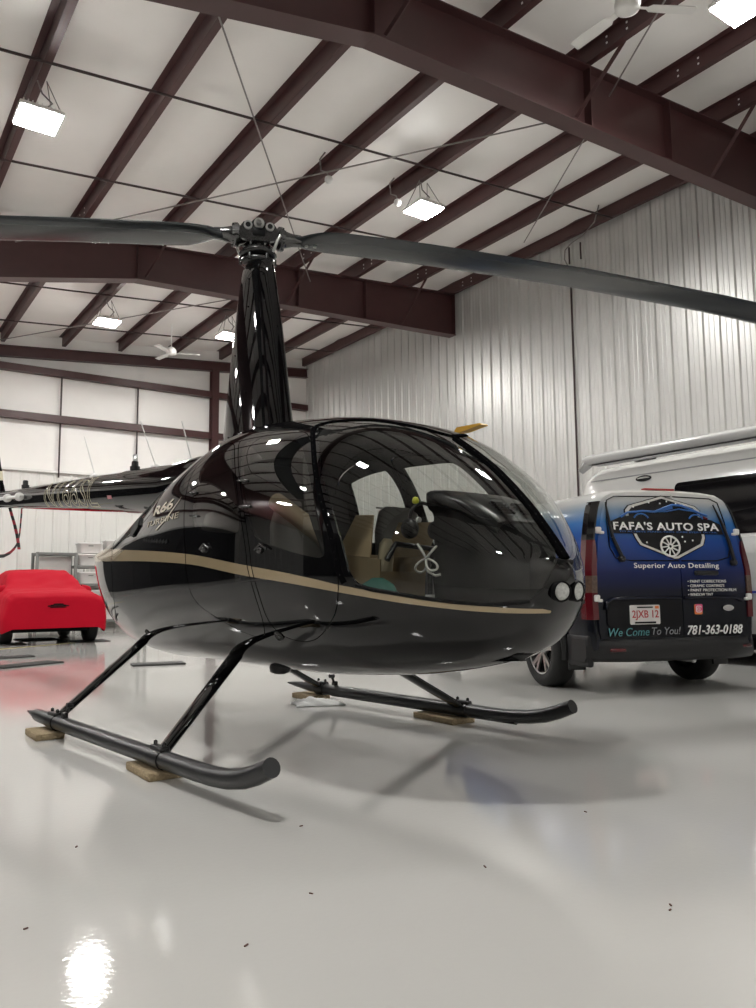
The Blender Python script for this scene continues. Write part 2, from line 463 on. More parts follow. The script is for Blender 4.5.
# end wall rafter, girts, columns
mb = MB(); yb = YB - .16
for zo, hh in ((-.035, .30),):
    mb.bar((XL + .1, yb, roofz(XL + .1) - .22 + zo), (XR - .05, yb, roofz(XR) - .22 + zo), .012, .27)
    mb.bar((XL + .1, yb, roofz(XL + .1) - .385), (XR - .05, yb, roofz(XR) - .385), .17, .014)
    mb.bar((XL + .1, yb, roofz(XL + .1) - .125), (XR - .05, yb, roofz(XR) - .125), .17, .014)
trim(mb, M['steel'], 'dark red sloping beam along the top of the white back wall', 'roof beam')
def girt(z0, z1, label):
    mb = MB(); yc = YB - .13; L = XR - XL - .1; xc = (XL + XR) / 2
    mb.box((xc, yc, z1 - .005), (L, .2, .01)); mb.box((xc, yc - .095, (z0 + z1) / 2), (L, .01, z1 - z0)); mb.box((xc, yc, z0 + .005), (L, .2, .01))
    trim(mb, M['steel'], label, 'wall girt')
girt(6.38, 6.55, 'upper dark red girt across the white back wall')
girt(5.18, 5.36, 'lower dark red girt across the white back wall')
mb = MB(); mb.box(((XL + XR) / 2, YB - .06, 3.93), (XR - XL, .10, .055))
trim(mb, M['white_enamel'], 'white capping strip on top of the ribbed back wall panels', 'trim')
mb = MB()
hx = 8.72; ztop = roofz(hx) - .4
mb.box((hx, YB - .22, ztop / 2), (.012, .22, ztop)); mb.box((hx, YB - .325, ztop / 2), (.2, .012, ztop)); mb.box((hx, YB - .115, ztop / 2), (.2, .012, ztop))
trim(mb, M['steel'], 'dark red steel column on the back wall behind the mast', 'column')
for x in (4.60, 6.57, -.2, -2.2):
    mb = MB(); mb.tube([(x, YB - .10, 3.78), (x, YB - .10, 6.5)], .022, 6)
    trim(mb, M['steel_dark'], 'thin dark vertical rod between the back wall girts', 'rod', 'back wall rods')

# right wall conduit and cable
t = thing('conduit', 'thin dark vertical conduit down the ribbed metal wall above the camper', 'conduit', (XR - .05, 10.26, 0))
mb = MB(); mb.tube([(0, 0, 0), (0, 0, 6.9)], .02, 6); mb.build('pipe', M['steel_dark'], t)
t = thing('hanging_cable', 'looped grey cable with two dark hooks high on the metal wall', 'cable', (XR - .12, 10.1, 7.2))
mb = MB()
mb.tube([(0, .16, .05), (-.02, .22, .2), (-.02, .2, .38), (-.02, .05, .46), (-.05, -.3, .5), (-.1, -.62, .62), (-.3, -.9, .78)], .012, 6); mb.build('cable', M['cable'], t)
for yy in (.13, -.16):
    mb = MB(); mb.tube([(.02, yy, .08), (.02, yy, .42)], .018, 6); mb.build('hook', M['steel_dark'], t)

# wind bracing rods (roof diagonals)
def brace(a, b_, label):
    mb = MB(); mb.tube([a, b_], .011, 6)
    t = mb.build('bracing_cable', M['cable']); tag(t, label, 'cable')
brace((2.35, 6.3, 6.76), (7.8, 13.7, 7.22), 'thin bracing cable running from the near rafter past the rotor mast')
brace((2.2, 13.7, 6.66), (8.0, 6.4, 7.14), 'thin bracing cable crossing the roof above the rotor')
brace((6.9, 4.4, 7.2), (10.55, 10.3, 7.46), 'thin bracing cable by the ceiling fan down to the metal wall')
brace((2.3, 20.9, 6.8), (7.9, 14.0, 7.25), 'thin bracing cable in the far bay beyond the second rafter')

# ------------------------------------------------------------------ high bay lights
def bay_light(x, y, z, label, rz=0.0):
    t = thing('high_bay_light', label, 'ceiling light', (x, y, z), rz, 'high bay lights')
    mb = MB(); mb.box((0, 0, .045), (.50, .50, .05), bev=.02)
    for k in range(9): mb.box((-.20 + .05 * k, 0, .085), (.014, .42, .05))
    mb.box((0, 0, .13), (.22, .12, .05), bev=.01)
    mb.build('housing', M['white_enamel'], t)
    mb = MB(); mb.box((0, 0, .012), (.46, .46, .02)); mb.build('diffuser', M['lamp'], t)
    zt = roofz(x) - z
    for sx in (-.22, .22):
        mb = MB(); mb.tube([(sx, -.19, .06), (sx * .35, 0, zt)], .006, 5); mb.tube([(sx, .19, .06), (sx * .35, 0, zt)], .006, 5); mb.build('hanger_wire', M['cable'], t)
    mb = MB(); mb.tube([(.05, 0, .15), (.16, .05, .3), (.05, .1, .42), (-.02, .04, zt)], .010, 6); mb.build('power_cord', M['cable'], t)
    return t
LZ = -.42
for (x, y, lab, dz) in ((1.72, 9.52, 'bright square light hanging at the upper left under the roof', -.53), (7.55, 9.57, 'bright light hanging right of the rotor mast, middle of the bay', -.50),
    (7.58, 4.14, 'bright light at the top right corner beyond the ceiling fan', -.50), (4.62, 17.0, 'small bright light in the far bay left of the far ceiling fan', -.53),
    (7.50, 17.1, 'small bright light in the far bay beside the mast fairing', -.53), (-1.2, 17.0, 'unseen light added in the far bay, beyond the left of the view', -.5),
    (-4.1, 9.55, 'added light over the left part of the hangar, out of view', -.45),  # lights labelled as added are unseen extras that lift room light and reflections
     (0.4, 3.0, 'light overhead behind the near rafter, out of view', -.45),
    (-9.0, 5.0, 'added light by the far side wall, out of view', -.4), (-7.0, -3.2, 'added unseen light behind the viewer, leftmost', -.45), (1.7, -6.8, 'added unseen light by the front wall, left one', -.45), (7.5, -6.8, 'added unseen light by the front wall, right one', -.45),
    (-7.0, 13.2, 'added light far left in the far bay, out of view', -.45), (-4.1, 17.0, 'added unseen light in the far bay, second beyond the left of view', -.45)):
    bay_light(x, y, roofz(x) + dz, lab)

# ------------------------------------------------------------------ ceiling fans
def fan(x, y, z, ztop, a0, label, blades=3):
    t = thing('ceiling_fan', label, 'ceiling fan', (x, y, z), 0, 'ceiling fans')
    mb = MB(); mb.tube([(0, 0, .1), (0, 0, ztop - z)], .014, 8); mb.build('down_rod', M['white_enamel'], t)
    mb = MB(); mb.lathe([(.02, .16), (.06, .14), (.115, .09), (.13, .03), (.12, -.03), (.07, -.05), (.02, -.055)]); mb.build('motor', M['white_enamel'], t)
    for k in range(blades):
        a = a0 + 2 * PI * k / blades
        c, s = math.cos(a), math.sin(a)
        mb = MB(); rings = []
        for r_, w in ((.11, .05), (.2, .055), (.24, .12), (.45, .135), (.68, .13), (.70, .11)):
            pts = []
            for (u, v) in ((-w / 2, -.006), (w / 2, .012), (w / 2, .018), (-w / 2, 0)):
                pts.append((r_ * c - u * s, r_ * s + u * c, v + (-.01)))
            rings.append(pts)
        mb.loft(rings, 0, False, True); mb.build('blade', M['white_enamel'], t)
fan(6.27, 4.60, 6.68, roofz(6.27) + .05, R(90), 'white ceiling fan at the top edge, right of the near rafter')
fan(6.58, 18.45, 6.72, roofz(6.58) + .05, R(-20), 'small white ceiling fan on a rod in the far bay left of the mast')

# small ceiling devices
for (x, y, z, lab) in ((5.75, 9.55, 6.92, 'small white dome sensor on a curled conduit under a purlin, middle of the roof'), (7.16, 9.75, 7.05, 'small grey junction box beside the hanging light right of the mast')):
    t = thing('ceiling_sensor', lab, 'sensor', (x, y, z))
    mb = MB(); mb.lathe([(.015, .06), (.05, .055), (.06, .03), (.06, 0), (.045, -.03), (.015, -.045)]); mb.build('body', M['white_plastic'], t)
    mb = MB(); mb.tube([(0, 0, .05), (-.03, 0, .12), (-.12, .02, .13), (-.14, .02, .3), (-.05, .02, roofz(x) - z + .05)], .012, 6); mb.build('cord', M['cable'], t)

# ================================================================== HELICOPTER
# local frame: x = forward (s), y = left, z = up.  l (lateral, right side +) = -y
HO = (2.3202, 4.7016, 0.0); HRZ = R(-83.756)
SN = 2.4152
D_ = np.array([0, .03, .10, .25, .5, .9, 1.4, 2.0, 2.6, 3.1, 3.6, 4.0, 4.25, 4.4, 4.435, 4.45])
T_ = np.array([[.944,.944,0,.944,2.0,2.0],[1.006,.86,.073,.885,2.075,1.976],[1.105,.735,.236,.885,2.2,1.984],[1.286,.594,.432,.908,2.382,2.096],
 [1.51,.514,.647,.957,2.547,2.215],[1.736,.459,.781,.994,2.657,2.325],[1.834,.432,.787,1.024,2.668,2.53],[1.885,.429,.744,1.036,2.654,2.63],
 [1.806,.432,.695,1.033,2.352,2.633],[1.696,.422,.634,1.03,1.983,2.54],[1.55,.45,.552,1.07,1.716,2.451],[1.397,.528,.47,1.13,1.553,2.367],
 [1.293,.679,.399,1.165,1.495,2.272],[1.237,.815,.337,1.175,1.491,2.067],[1.19,.88,.25,1.12,1.6,2.0],[1.05,1.05,0,1.05,2.0,2.0]])
V_ = np.sqrt(D_)
def pchip(x, y, xq):
    h = np.diff(x); d = np.diff(y) / h; m = np.zeros_like(y)
    for i in range(1, len(x) - 1):
        if d[i-1] * d[i] > 0:
            w1 = 2 * h[i] + h[i-1]; w2 = h[i] + 2 * h[i-1]; m[i] = (w1 + w2) / (w1 / d[i-1] + w2 / d[i])
    m[0] = d[0]; m[-1] = d[-1]
    i = np.clip(np.searchsorted(x, xq) - 1, 0, len(x) - 2); t = (xq - x[i]) / h[i]
    return (2*t**3 - 3*t**2 + 1) * y[i] + (t**3 - 2*t**2 + t) * h[i] * m[i] + (-2*t**3 + 3*t**2) * y[i+1] + (t**3 - t**2) * h[i] * m[i+1]
def fparams(d):
    v = np.sqrt(np.clip(d, 0, 4.45))
    return np.stack([pchip(V_, T_[:, k], v) for k in range(6)], -1)
def fsurf(d, th):
    """arrays d, th (same shape) -> (...,3) in the helicopter frame"""
    d = np.asarray(d, float); th = np.asarray(th, float)
    p = fparams(d); c = np.cos(th); s = np.sin(th)
    n = np.where(s >= 0, p[..., 4], p[..., 5])
    l = p[..., 2] * np.sign(c) * np.abs(c) ** (2 / n)
    hh = np.where(s >= 0, p[..., 0] - p[..., 3], p[..., 3] - p[..., 1])
    z = p[..., 3] + hh * np.sign(s) * np.abs(s) ** (2 / n)
    return np.stack([SN - d, -l, z], -1)
def fnorm(d, th):
    d = np.clip(np.asarray(d, float), 2e-4, 4.448); e = np.minimum(1e-3, d * .4)
    a = fsurf(d + e, th) - fsurf(d - e, th); b = fsurf(d, th + 2e-3) - fsurf(d, th - 2e-3)
    n = np.cross(b, a); L = np.linalg.norm(n, axis=-1, keepdims=True)
    bad = L[..., 0] < 1e-12
    n = n / np.maximum(L, 1e-12)
    n[bad] = (0, 0, 1)
    q = fsurf(d, th); p = fparams(d)
    out = np.stack([np.where(d < 1.5, .6, np.where(d > 4.2, -.6, 0)), q[..., 1], q[..., 2] - p[..., 3]], -1)
    sg = np.sign((n * out).sum(-1, keepdims=True)); sg[sg == 0] = 1
    return n * sg
def side_l(s, z):
    """lateral half width of the skin at station s, height z"""
    p = fparams(np.array([SN - s]))[0]
    up = z >= p[3]; hh = (p[0] - p[3]) if up else (p[3] - p[1]); n = p[4] if up else p[5]
    q = min(abs(z - p[3]) / hh, .9999)
    si = q ** (n / 2)
    return p[2] * max(1 - si * si, 0) ** (1 / n)

def chaikin(P, it=2, closed=True):
    P = [np.array(p, float) for p in P]
    for _ in range(it):
        Q = []
        for i in range(len(P)):
            a, b = P[i], P[(i + 1) % len(P)]
            Q += [.75 * a + .25 * b, .25 * a + .75 * b]
        P = Q
    return np.array(P)
def to_uv(d, th): return np.stack([np.sqrt(np.maximum(d, 0)) * 1.6, np.asarray(th) * .7], -1)
def poly_field(pts, it=2):
    P = chaikin([to_uv(d, th) for d, th in pts], it)
    A = P; B = np.roll(P, -1, 0)
    def f(d, th):
        q = to_uv(d, th); sh = q.shape[:-1]; q = q.reshape(-1, 2); res = np.empty(len(q))
        for k in range(0, len(q), 4000):
            x = q[k:k+4000][:, None, :]
            ab = (B - A)[None]; t = np.clip(((x - A[None]) * ab).sum(-1) / (ab ** 2).sum(-1), 0, 1)
            dist = np.sqrt((((A[None] + ab * t[..., None]) - x) ** 2).sum(-1)).min(1)
            cond = (A[None, :, 1] > x[..., 1]) != (B[None, :, 1] > x[..., 1])
            xi = A[None, :, 0] + (x[..., 1] - A[None, :, 1]) / np.where(B[:, 1] == A[:, 1], 1e-9, B[:, 1] - A[:, 1])[None] * (B - A)[None, :, 0]
            ins = (cond & (x[..., 0] < xi)).sum(1) % 2 == 1
            res[k:k+4000] = np.where(ins, dist, -dist)
        return res.reshape(sh)
    return f
def wrap_th(th): return (th + PI / 2) % (2 * PI) - PI / 2
def mirror(f): return lambda d, th: f(d, wrap_th(PI - th))

def clip(tris, f):
    """tris (N,3,2) in (d,th); returns inside (f>0), outside"""
    if len(tris) == 0: return tris, tris
    F = f(tris[..., 0], tris[..., 1])
    F = np.where(np.abs(F) < 1e-7, 1e-7, F)
    pos = (F > 0).sum(1)
    ins = [tris[pos == 3]]; out = [tris[pos == 0]]
    mx = np.where((pos == 1) | (pos == 2))[0]; I = []; O_ = []
    if len(mx):
        def cross(a, b, fa, fb):
            t = fa / (fa - fb); m = a + (b - a) * t[:, None]
            lo, hi, flo, fhi = np.zeros(len(t)), np.ones(len(t)), fa.copy(), fb.copy()
            for _ in range(4):
                fm = f(m[:, 0], m[:, 1]); same = np.sign(fm) == np.sign(flo)
                lo = np.where(same, t, lo); flo = np.where(same, fm, flo); hi = np.where(same, hi, t); fhi = np.where(same, fhi, fm)
                t = lo + (hi - lo) * flo / np.where(np.abs(flo - fhi) < 1e-12, 1e-12, flo - fhi); t = np.clip(t, 1e-3, 1 - 1e-3)
                m = a + (b - a) * t[:, None]
            return m
        T = tris[mx]; G = F[mx]; one = pos[mx] == 1
        odd = np.where(one, (G > 0).argmax(1), (G < 0).argmax(1)); r = np.arange(len(T))
        a, b, c = T[r, odd], T[r, (odd + 1) % 3], T[r, (odd + 2) % 3]
        fa, fb, fc = G[r, odd], G[r, (odd + 1) % 3], G[r, (odd + 2) % 3]
        # evaluate every crossing from a canonical end so shared edges agree
        def edge(p, q, fp, fq):
            sw = (p[:, 0] > q[:, 0]) | ((p[:, 0] == q[:, 0]) & (p[:, 1] > q[:, 1]))
            P_ = np.where(sw[:, None], q, p); Q_ = np.where(sw[:, None], p, q)
            return cross(P_, Q_, np.where(sw, fq, fp), np.where(sw, fp, fq))
        ab = edge(a, b, fa, fb); ac = edge(a, c, fa, fc)
        tip = np.stack([a, ab, ac], 1); q1 = np.stack([ab, b, c], 1); q2 = np.stack([ab, c, ac], 1)
        ins += [tip[one], q1[~one], q2[~one]]; out += [tip[~one], q1[one], q2[one]]
    return np.concatenate(ins), np.concatenate(out)

def skin(name, groups, mats, parent, thick=0.018, inner=2, offset=0.0):
    """groups: list of (tris, material index). Builds outer skin, inner skin and rim as one mesh."""
    key = {}; dv = []; faces = []; fm = []
    for tris, mi in groups:
        q = np.round(tris, 6)
        for t in q:
            idx = []
            for d, th in t:
                k = (d, th if th < 3 * PI / 2 - 1e-5 else round(-PI / 2, 6)) if d > 1e-5 else (0.0, 0.0)
                if k not in key: key[k] = len(dv); dv.append(k)
                idx.append(key[k])
            if len(set(idx)) == 3: faces.append(tuple(idx)); fm.append(mi)
    dv = np.array(dv); P = fsurf(dv[:, 0], dv[:, 1]); N = fnorm(dv[:, 0], dv[:, 1])
    P = P + N * offset
    fa = np.array(faces)
    gn = np.cross(P[fa[:, 1]] - P[fa[:, 0]], P[fa[:, 2]] - P[fa[:, 0]]); flip = (gn * N[fa].mean(1)).sum(1) < 0
    fa[flip] = fa[flip][:, ::-1]
    mb = MB(); n = len(P)
    mb.add(P, [tuple(map(int, f)) for f in fa], 0, True); mb.mi = list(fm)
    nrm = [tuple(x) for x in N]
    if thick > 0:
        mb.add(P - N * thick, [tuple(int(i) for i in f[::-1]) for f in fa], inner, True); nrm += [tuple(-x) for x in N]
        cnt = {}
        for f in fa:
            for i in range(3):
                a, b = int(f[i]), int(f[(i + 1) % 3]); cnt[(a, b)] = cnt.get((a, b), 0) + 1
        for (a, b) in cnt:
            if (b, a) in cnt: continue
            pa, pb = P[a], P[b]; ia, ib = pa - N[a] * thick, pb - N[b] * thick
            mb.add([pa, pb, ib, ia], [(0, 3, 2, 1)], 0, False)
            g = np.cross(pb - pa, N[a]); g = g / max(np.linalg.norm(g), 1e-9); nrm += [tuple(g)] * 4
    return mb.build(name, mats, parent, nrm)

# parameter grid
vq = np.concatenate([np.linspace(0, .3, 14)[:-1], np.linspace(.3, math.sqrt(4.4), 150), np.sqrt(np.array([4.42, 4.435, 4.444, 4.45]))])
dg_ = vq ** 2; tg_ = np.linspace(-PI / 2, 3 * PI / 2, 177)
ex_ = np.array([.0015, .005, .010, .017, .026])          # finer rows where the rounded section turns quickly
tg_ = np.unique(np.round(np.concatenate([tg_] + [c + s * ex_ for c in (0, PI / 2, PI) for s in (-1, 1)] + [-PI / 2 + ex_, 3 * PI / 2 - ex_]), 7))
GD, GT = np.meshgrid(dg_, tg_, indexing='ij'); G = np.stack([GD, GT], -1)
a, b, c, d_ = G[:-1, :-1], G[1:, :-1], G[1:, 1:], G[:-1, 1:]
TRIS = np.concatenate([np.stack([a, b, c], 2).reshape(-1, 3, 2), np.stack([a, c, d_], 2).reshape(-1, 3, 2)])

WS = [(1.12,.98),(1.08,1.09),(1.00,1.16),(.92,1.236),(.81,1.317),(.74,1.42),(.67,1.52),(.62,1.60),(.5,1.72),(.3,1.8),(.1,1.85),(.045,1.6),(.034,1.2),(.036,.7),(.042,.3),(.058,-.24),(.080,-.46),(.125,-.37),(.22,-.26),(.31,-.21),
      (.43,-.165),(.54,-.135),(.60,-.10),(.635,0),(.68,.158),(.775,.396),(.93,.70)]
pane_f = poly_field(WS, 1)
def lat(d, th): return fsurf(d, th)[..., 1]
ws_r = lambda d, th: np.minimum(pane_f(d, th), -lat(d, th) - .017)
ws_l = mirror(ws_r)
FD = [(1.83,.90),(1.60,.93),(1.30,.93),(1.15,.90),(1.01,.75),(.86,.5),(.745,.25),(.69,.05),(.665,-.10),(.72,-.40),(.95,-.66),(1.15,-.62),(1.22,-.44),(1.225,-.2),(1.305,.05),(1.455,.374),(1.62,.62)]
RD = [(2.13,.78),(1.87,.885),(1.65,.62),(1.482,.36),(1.335,.05),(1.255,-.2),(1.25,-.42),(1.32,-.60),(1.44,-.585),(1.66,-.44),(1.97,-.26),(2.05,0),(2.14,.3),(2.20,.56),(2.19,.72)]
FW = [(1.68,.80),(1.60,.82),(1.44,.825),(1.22,.81),(1.08,.73),(.92,.50),(.80,.27),(.735,.05),(.75,.02),(.80,.02),(.95,.03),(1.22,.06),(1.28,.10),(1.40,.27),(1.55,.57)]
RW = [(2.02,.67),(1.82,.74),(1.75,.71),(1.66,.567),(1.465,.289),(1.395,.12),(1.43,.093),(1.66,.105),(1.90,.125),(1.98,.17),(2.03,.41),(2.08,.60)]
FWL = [(1.70,.75),(1.68,.77),(1.27,.82),(1.22,.81),(1.06,.58),(.86,.22),(.80,.07),(.82,.06),(1.58,.07),(1.61,.09),(1.665,.40)]
FDL = [(1.765,.9),(1.6,.93),(1.30,.93),(1.15,.90),(1.01,.75),(.86,.5),(.745,.25),(.69,.05),(.665,-.10),(.72,-.40),(.95,-.66),(1.3,-.62),(1.55,-.44),(1.65,-.2),(1.70,.05),(1.735,.374),(1.755,.62)]
RDL = [(2.33,.78),(2.07,.9),(1.80,.9),(1.785,.62),(1.765,.374),(1.73,.05),(1.68,-.2),(1.62,-.42),(1.75,-.55),(1.95,-.5),(2.2,-.26),(2.3,0),(2.35,.3),(2.37,.56)]
RWL = [(2.24,.66),(2.21,.69),(1.87,.75),(1.84,.74),(1.80,.45),(1.79,.14),(1.80,.12),(2.24,.12),(2.26,.14)]
fd, rd = poly_field(FD), poly_field(RD); fdL, rdL = poly_field(FDL), poly_field(RDL)
sxs = np.array([-2.4,-1.88,-.69,.38,1.09,1.6,1.75,2.0,2.19,2.31,2.5]); szt = np.array([1.225,1.22,1.16,1.088,1.003,.932,.90,.852,.815,.797,.78])
szb = np.array([1.115,1.115,1.085,1.032,.952,.893,.868,.822,.789,.776,.77])
def stripe(d, th):
    q = fsurf(d, th); s, z = q[..., 0], q[..., 2]
    return np.minimum(np.minimum(pchip(sxs, szt, np.clip(s, -2.4, 2.5)) - z, z - pchip(sxs, szb, np.clip(s, -2.4, 2.5))), np.minimum(2.352 - (z - .77) * .5 - s, np.where(q[..., 1] < 0, -q[..., 1] - .055, 2.24 - s)))

HL = 'glossy black four-seat helicopter with a gold side stripe, standing on skids on blocks'
heli = thing('helicopter', HL, 'helicopter', HO, HRZ)
BLK = [M['black_paint'], M['gold'], M['liner_dark']]

rest = TRIS
wr, rest = clip(rest, ws_r); wl, rest = clip(rest, ws_l)
fdr, rest = clip(rest, fd); fdl, rest = clip(rest, mirror(fdL))
rdr, rest = clip(rest, rd); rdl, rest = clip(rest, mirror(rdL))
def gap(tr, f, g): return clip(tr, lambda d, th: f(d, th) - g)[0]
GP = .0045
def with_stripe(tr):
    i, o = clip(tr, stripe); return [(o, 0), (i, 1)]
body = skin('fuselage', with_stripe(rest), BLK, heli)
skin('windshield', [(wr, 0)], M['glass_clear'], heli, thick=0)['label'] = 'curved clear windshield half on the near side'
skin('windshield', [(wl, 0)], M['glass_clear'], heli, thick=0)['label'] = 'curved clear windshield half on the far side'
for tr, f, wpoly, mir, lab in ((fdr, fd, FW, 0, 'near front door'), (fdl, mirror(fdL), FWL, 1, 'far front door'), (rdr, rd, RW, 0, 'near rear door'), (rdl, mirror(rdL), RWL, 1, 'far rear door')):
    tr = gap(tr, f, GP); wf = poly_field(wpoly, 1 if mir else 2)
    if mir: wf = mirror(wf)
    w, dr = clip(tr, wf)
    do = skin('door', with_stripe(dr), BLK, heli); do['label'] = lab + ' in black with the gold stripe'
    skin('window', [(w, 0)], M['glass_tint'] if not mir else M['glass_clear'], do, thick=0)
    # rubber window seal
    # latch handle
    s0 = 1.21 if 'front' in lab else .62; th0 = .0
    pos = fsurf(np.array([SN - s0]), np.array([PI if mir else 0.0]))[0]; sg = 1 if mir else -1
    zz_ = 1.045 if 'front' in lab else 1.075
    mb = MB(); mb.lathe([(.004, .016), (.016, .014), (.02, .008), (.02, 0)], (pos[0], sg * (side_l(s0, zz_ + .03) + .0), zz_ + .03), 'Y' , 14, rot=Matrix.Scale(sg, 3, (0, 1, 0)))
    mb.tube([(pos[0] - .03, sg * (side_l(s0, zz_) + .012), zz_ + .03), (pos[0] + .02, sg * (side_l(s0, zz_) + .014), zz_ + .055), (pos[0] + .075, sg * (side_l(s0, zz_) + .012), zz_ + .03)], .006, 6)
    mb.build('handle', M['alu_mid'], do)['label'] = 'small metal door latch'
    # two hinges on the window post
    for zz2, s2 in ((1.30, s0 - .16), (1.44, s0 - .24)):
        y2 = side_l(s2, zz2)
        mb = MB(); mb.tube([(s2 - .05, sg * (y2 + .004), zz2), (s2 + .05, sg * (side_l(s2 + .05, zz2) + .006), zz2 - .01)], .006, 6)
        mb.build('hinge', M['alu_dark'], do)

# raised retaining strips with screws: centre post and canopy bow
def strip_on(path, w, name, parent, m, h=.006, screws=True):
    """path: list of (d, th); a thin band lying on the skin"""
    P = np.array(path); n = 60; t = np.linspace(0, len(P) - 1, n)
    # smooth path
    i0 = np.clip(t.astype(int), 0, len(P) - 2); fr = (t - i0)[:, None]; Q = P[i0] * (1 - fr) + P[i0 + 1] * fr
    for _ in range(3): Q[1:-1] = (Q[:-2] + 2 * Q[1:-1] + Q[2:]) / 4
    X = fsurf(Q[:, 0], Q[:, 1]); N = fnorm(Q[:, 0], Q[:, 1])
    Tn = np.gradient(X, axis=0); Tn /= np.linalg.norm(Tn, axis=1)[:, None]
    B = np.cross(N, Tn); B /= np.linalg.norm(B, axis=1)[:, None]
    mb = MB(); rings = []
    for k in range(n):
        rings.append([X[k] + B[k] * w / 2 - N[k] * .004, X[k] + B[k] * (w / 2 - .004) + N[k] * h, X[k] - B[k] * (w / 2 - .004) + N[k] * h, X[k] - B[k] * w / 2 - N[k] * .004])
    mb.loft(rings, 0, False, True)
    if screws:
        L = np.concatenate([[0], np.cumsum(np.linalg.norm(np.diff(X, axis=0), axis=1))])
        for q in np.arange(.03, L[-1], .055):
            k = np.searchsorted(L, q)
            for sd in ((-.3, .3) if w > .035 else (0,)):
                o = Vector(X[k] + N[k] * h + B[k] * w * sd); r3 = Vector(N[k]).to_track_quat('Z', 'Y').to_matrix()
                mb.lathe([(.003, 0), (.0027, .0012), (.001, .002)], o, 'Z', 8, 1, rot=r3)
    return mb.build(name, [m, M['alu_dark']], parent)
strip_on([(.66, PI / 2), (.5, PI / 2), (.35, PI / 2), (.2, PI / 2), (.1, PI / 2), (.05, PI / 2), (.03, PI / 2)], .052, 'windshield_post', heli, M['rubber_black'], h=.010)
bow = [(.62,-.10),(.645,0),(.69,.158),(.785,.396),(.94,.70),(1.13,.98),(1.10,1.09),(1.02,1.16),(.93,1.236),(.82,1.317),(.75,1.42),(.67,PI/2)]
for mir in (0, 1):
    pth = [(d + (.030 if i < 6 else .02), PI - th if mir else th) for i, (d, th) in enumerate(bow)]
    strip_on(pth, .030, 'windshield_frame', heli, M['rubber_black'])
    low = [(.60,-.115),(.54,-.15),(.43,-.18),(.31,-.225),(.22,-.275),(.125,-.385),(.085,-.47)]
    strip_on([(d, PI - th if mir else th) for d, th in low], .018, 'windshield_sill', heli, M['matte_black'])

# lateral cabin bow inside: pillars between the doors and behind the windshield are the door skins; add inner roof bow
mb = MB(); rings = []
for th in np.linspace(-.1, PI + .1, 40):
    dd = .72 + .47 * (max(0, math.sin(th))) ** .9 if 0 < th < PI else .72
    q = fsurf(np.array([dd]), np.array([th]))[0]; nn = fnorm(np.array([dd]), np.array([th]))[0]
    c_ = q - nn * .045; f_ = np.array([.03, 0, 0])
    rings.append([c_ + f_ + nn * .022, c_ - f_ + nn * .022, c_ - f_ - nn * .022, c_ + f_ - nn * .022])
mb.loft(rings, 0, True, True); mb.build('cabin_bow', M['liner_dark'], heli)

# landing lights in the nose
for th, l0 in ((-.9, .050), (PI + .9, -.058)):
    zc = .868; s0 = None
    for s_ in np.linspace(2.40, 2.2, 200):
        if side_l(s_, zc) >= abs(l0): s0 = s_; break
    nn = Vector((.93, -l0 * 3.2 - .10, -.08)).normalized(); r3 = nn.to_track_quat('Z', 'Y').to_matrix(); o = Vector((s0, -l0, zc)) + nn * .006
    lt = MB().lathe([(.045, -.03), (.047, .012), (.044, .018), (.040, .018), (.039, .006), (.001, .004)], o, 'Z', 28, 0, rot=r3).build('landing_light', M['matte_black'], heli)
    MB().lathe([(.038, .008), (.036, .015), (.028, .020), (.012, .023), (.001, .024)], o, 'Z', 28, 0, rot=r3).build('lens', M['lens'], lt)
# dark recessed intake above the lights
o = Vector((2.40, 0, .99)); mb = MB(); mb.box((2.376, .0, .992), (.035, .10, .026), bev=.008, ry=R(20)); mb.build('nose_vent', M['matte_black'], heli)

# fresh-air vent disc on the near lower side, small fittings
for s0, z0, r0_ in ((1.22, .665, .028), (-.52, .62, .018)):
    y0 = side_l(s0, z0); nn = Vector((.0, -.85, -.45)).normalized(); r3 = nn.to_track_quat('Z', 'Y').to_matrix()
    mb = MB(); mb.lathe([(r0_, -.01), (r0_, .006), (r0_ * .75, .010), (r0_ * .7, .004), (.002, .006)], (s0, -y0, z0), 'Z', 16, 0, rot=r3); mb.build('vent', M['alu_dark'], heli)
# engine air scoop and louvre strip on the near cowl
mb = MB()
for i in range(9):
    s_ = -.34 + .05 * i; z_ = 1.20 - .004 * i
    mb.bar((s_, -(side_l(s_, z_) + .003), z_), (s_ + .034, -(side_l(s_ + .034, z_) + .003), z_ + .012), .006, .018)
mb.build('louvre', M['matte_black'], heli)
mb = MB(); rings = []
for s_, h_ in ((-.55, .005), (-.62, .06), (-.70, .062), (-.76, .01)):
    zc = 1.315; rings.append([(s_, -(side_l(s_, zc + dz) + dy), zc + dz) for dz, dy in ((-h_, -.01), (-h_, .015), (h_, .02), (h_, -.01))])
mb.loft(rings, 0, False, True); mb.build('air_scoop', M['matte_black'], heli)
# panel joint line on the aft cowl
mb = MB(); pts = []
sp_ = [(3.80, .55), (3.55, .2), (3.47, -.08), (3.50, -.35), (3.63, -.62)]
for q in np.linspace(0, 4, 30):
    i0 = min(int(q), 3); k = q - i0; dd = sp_[i0][0] * (1 - k) + sp_[i0 + 1][0] * k; tt = sp_[i0][1] * (1 - k) + sp_[i0 + 1][1] * k
    pts.append(tuple(fsurf(np.array([dd]), np.array([tt]))[0]))
mb.tube(pts, .0022, 5); mb.build('panel_seam', M['matte_black'], heli)

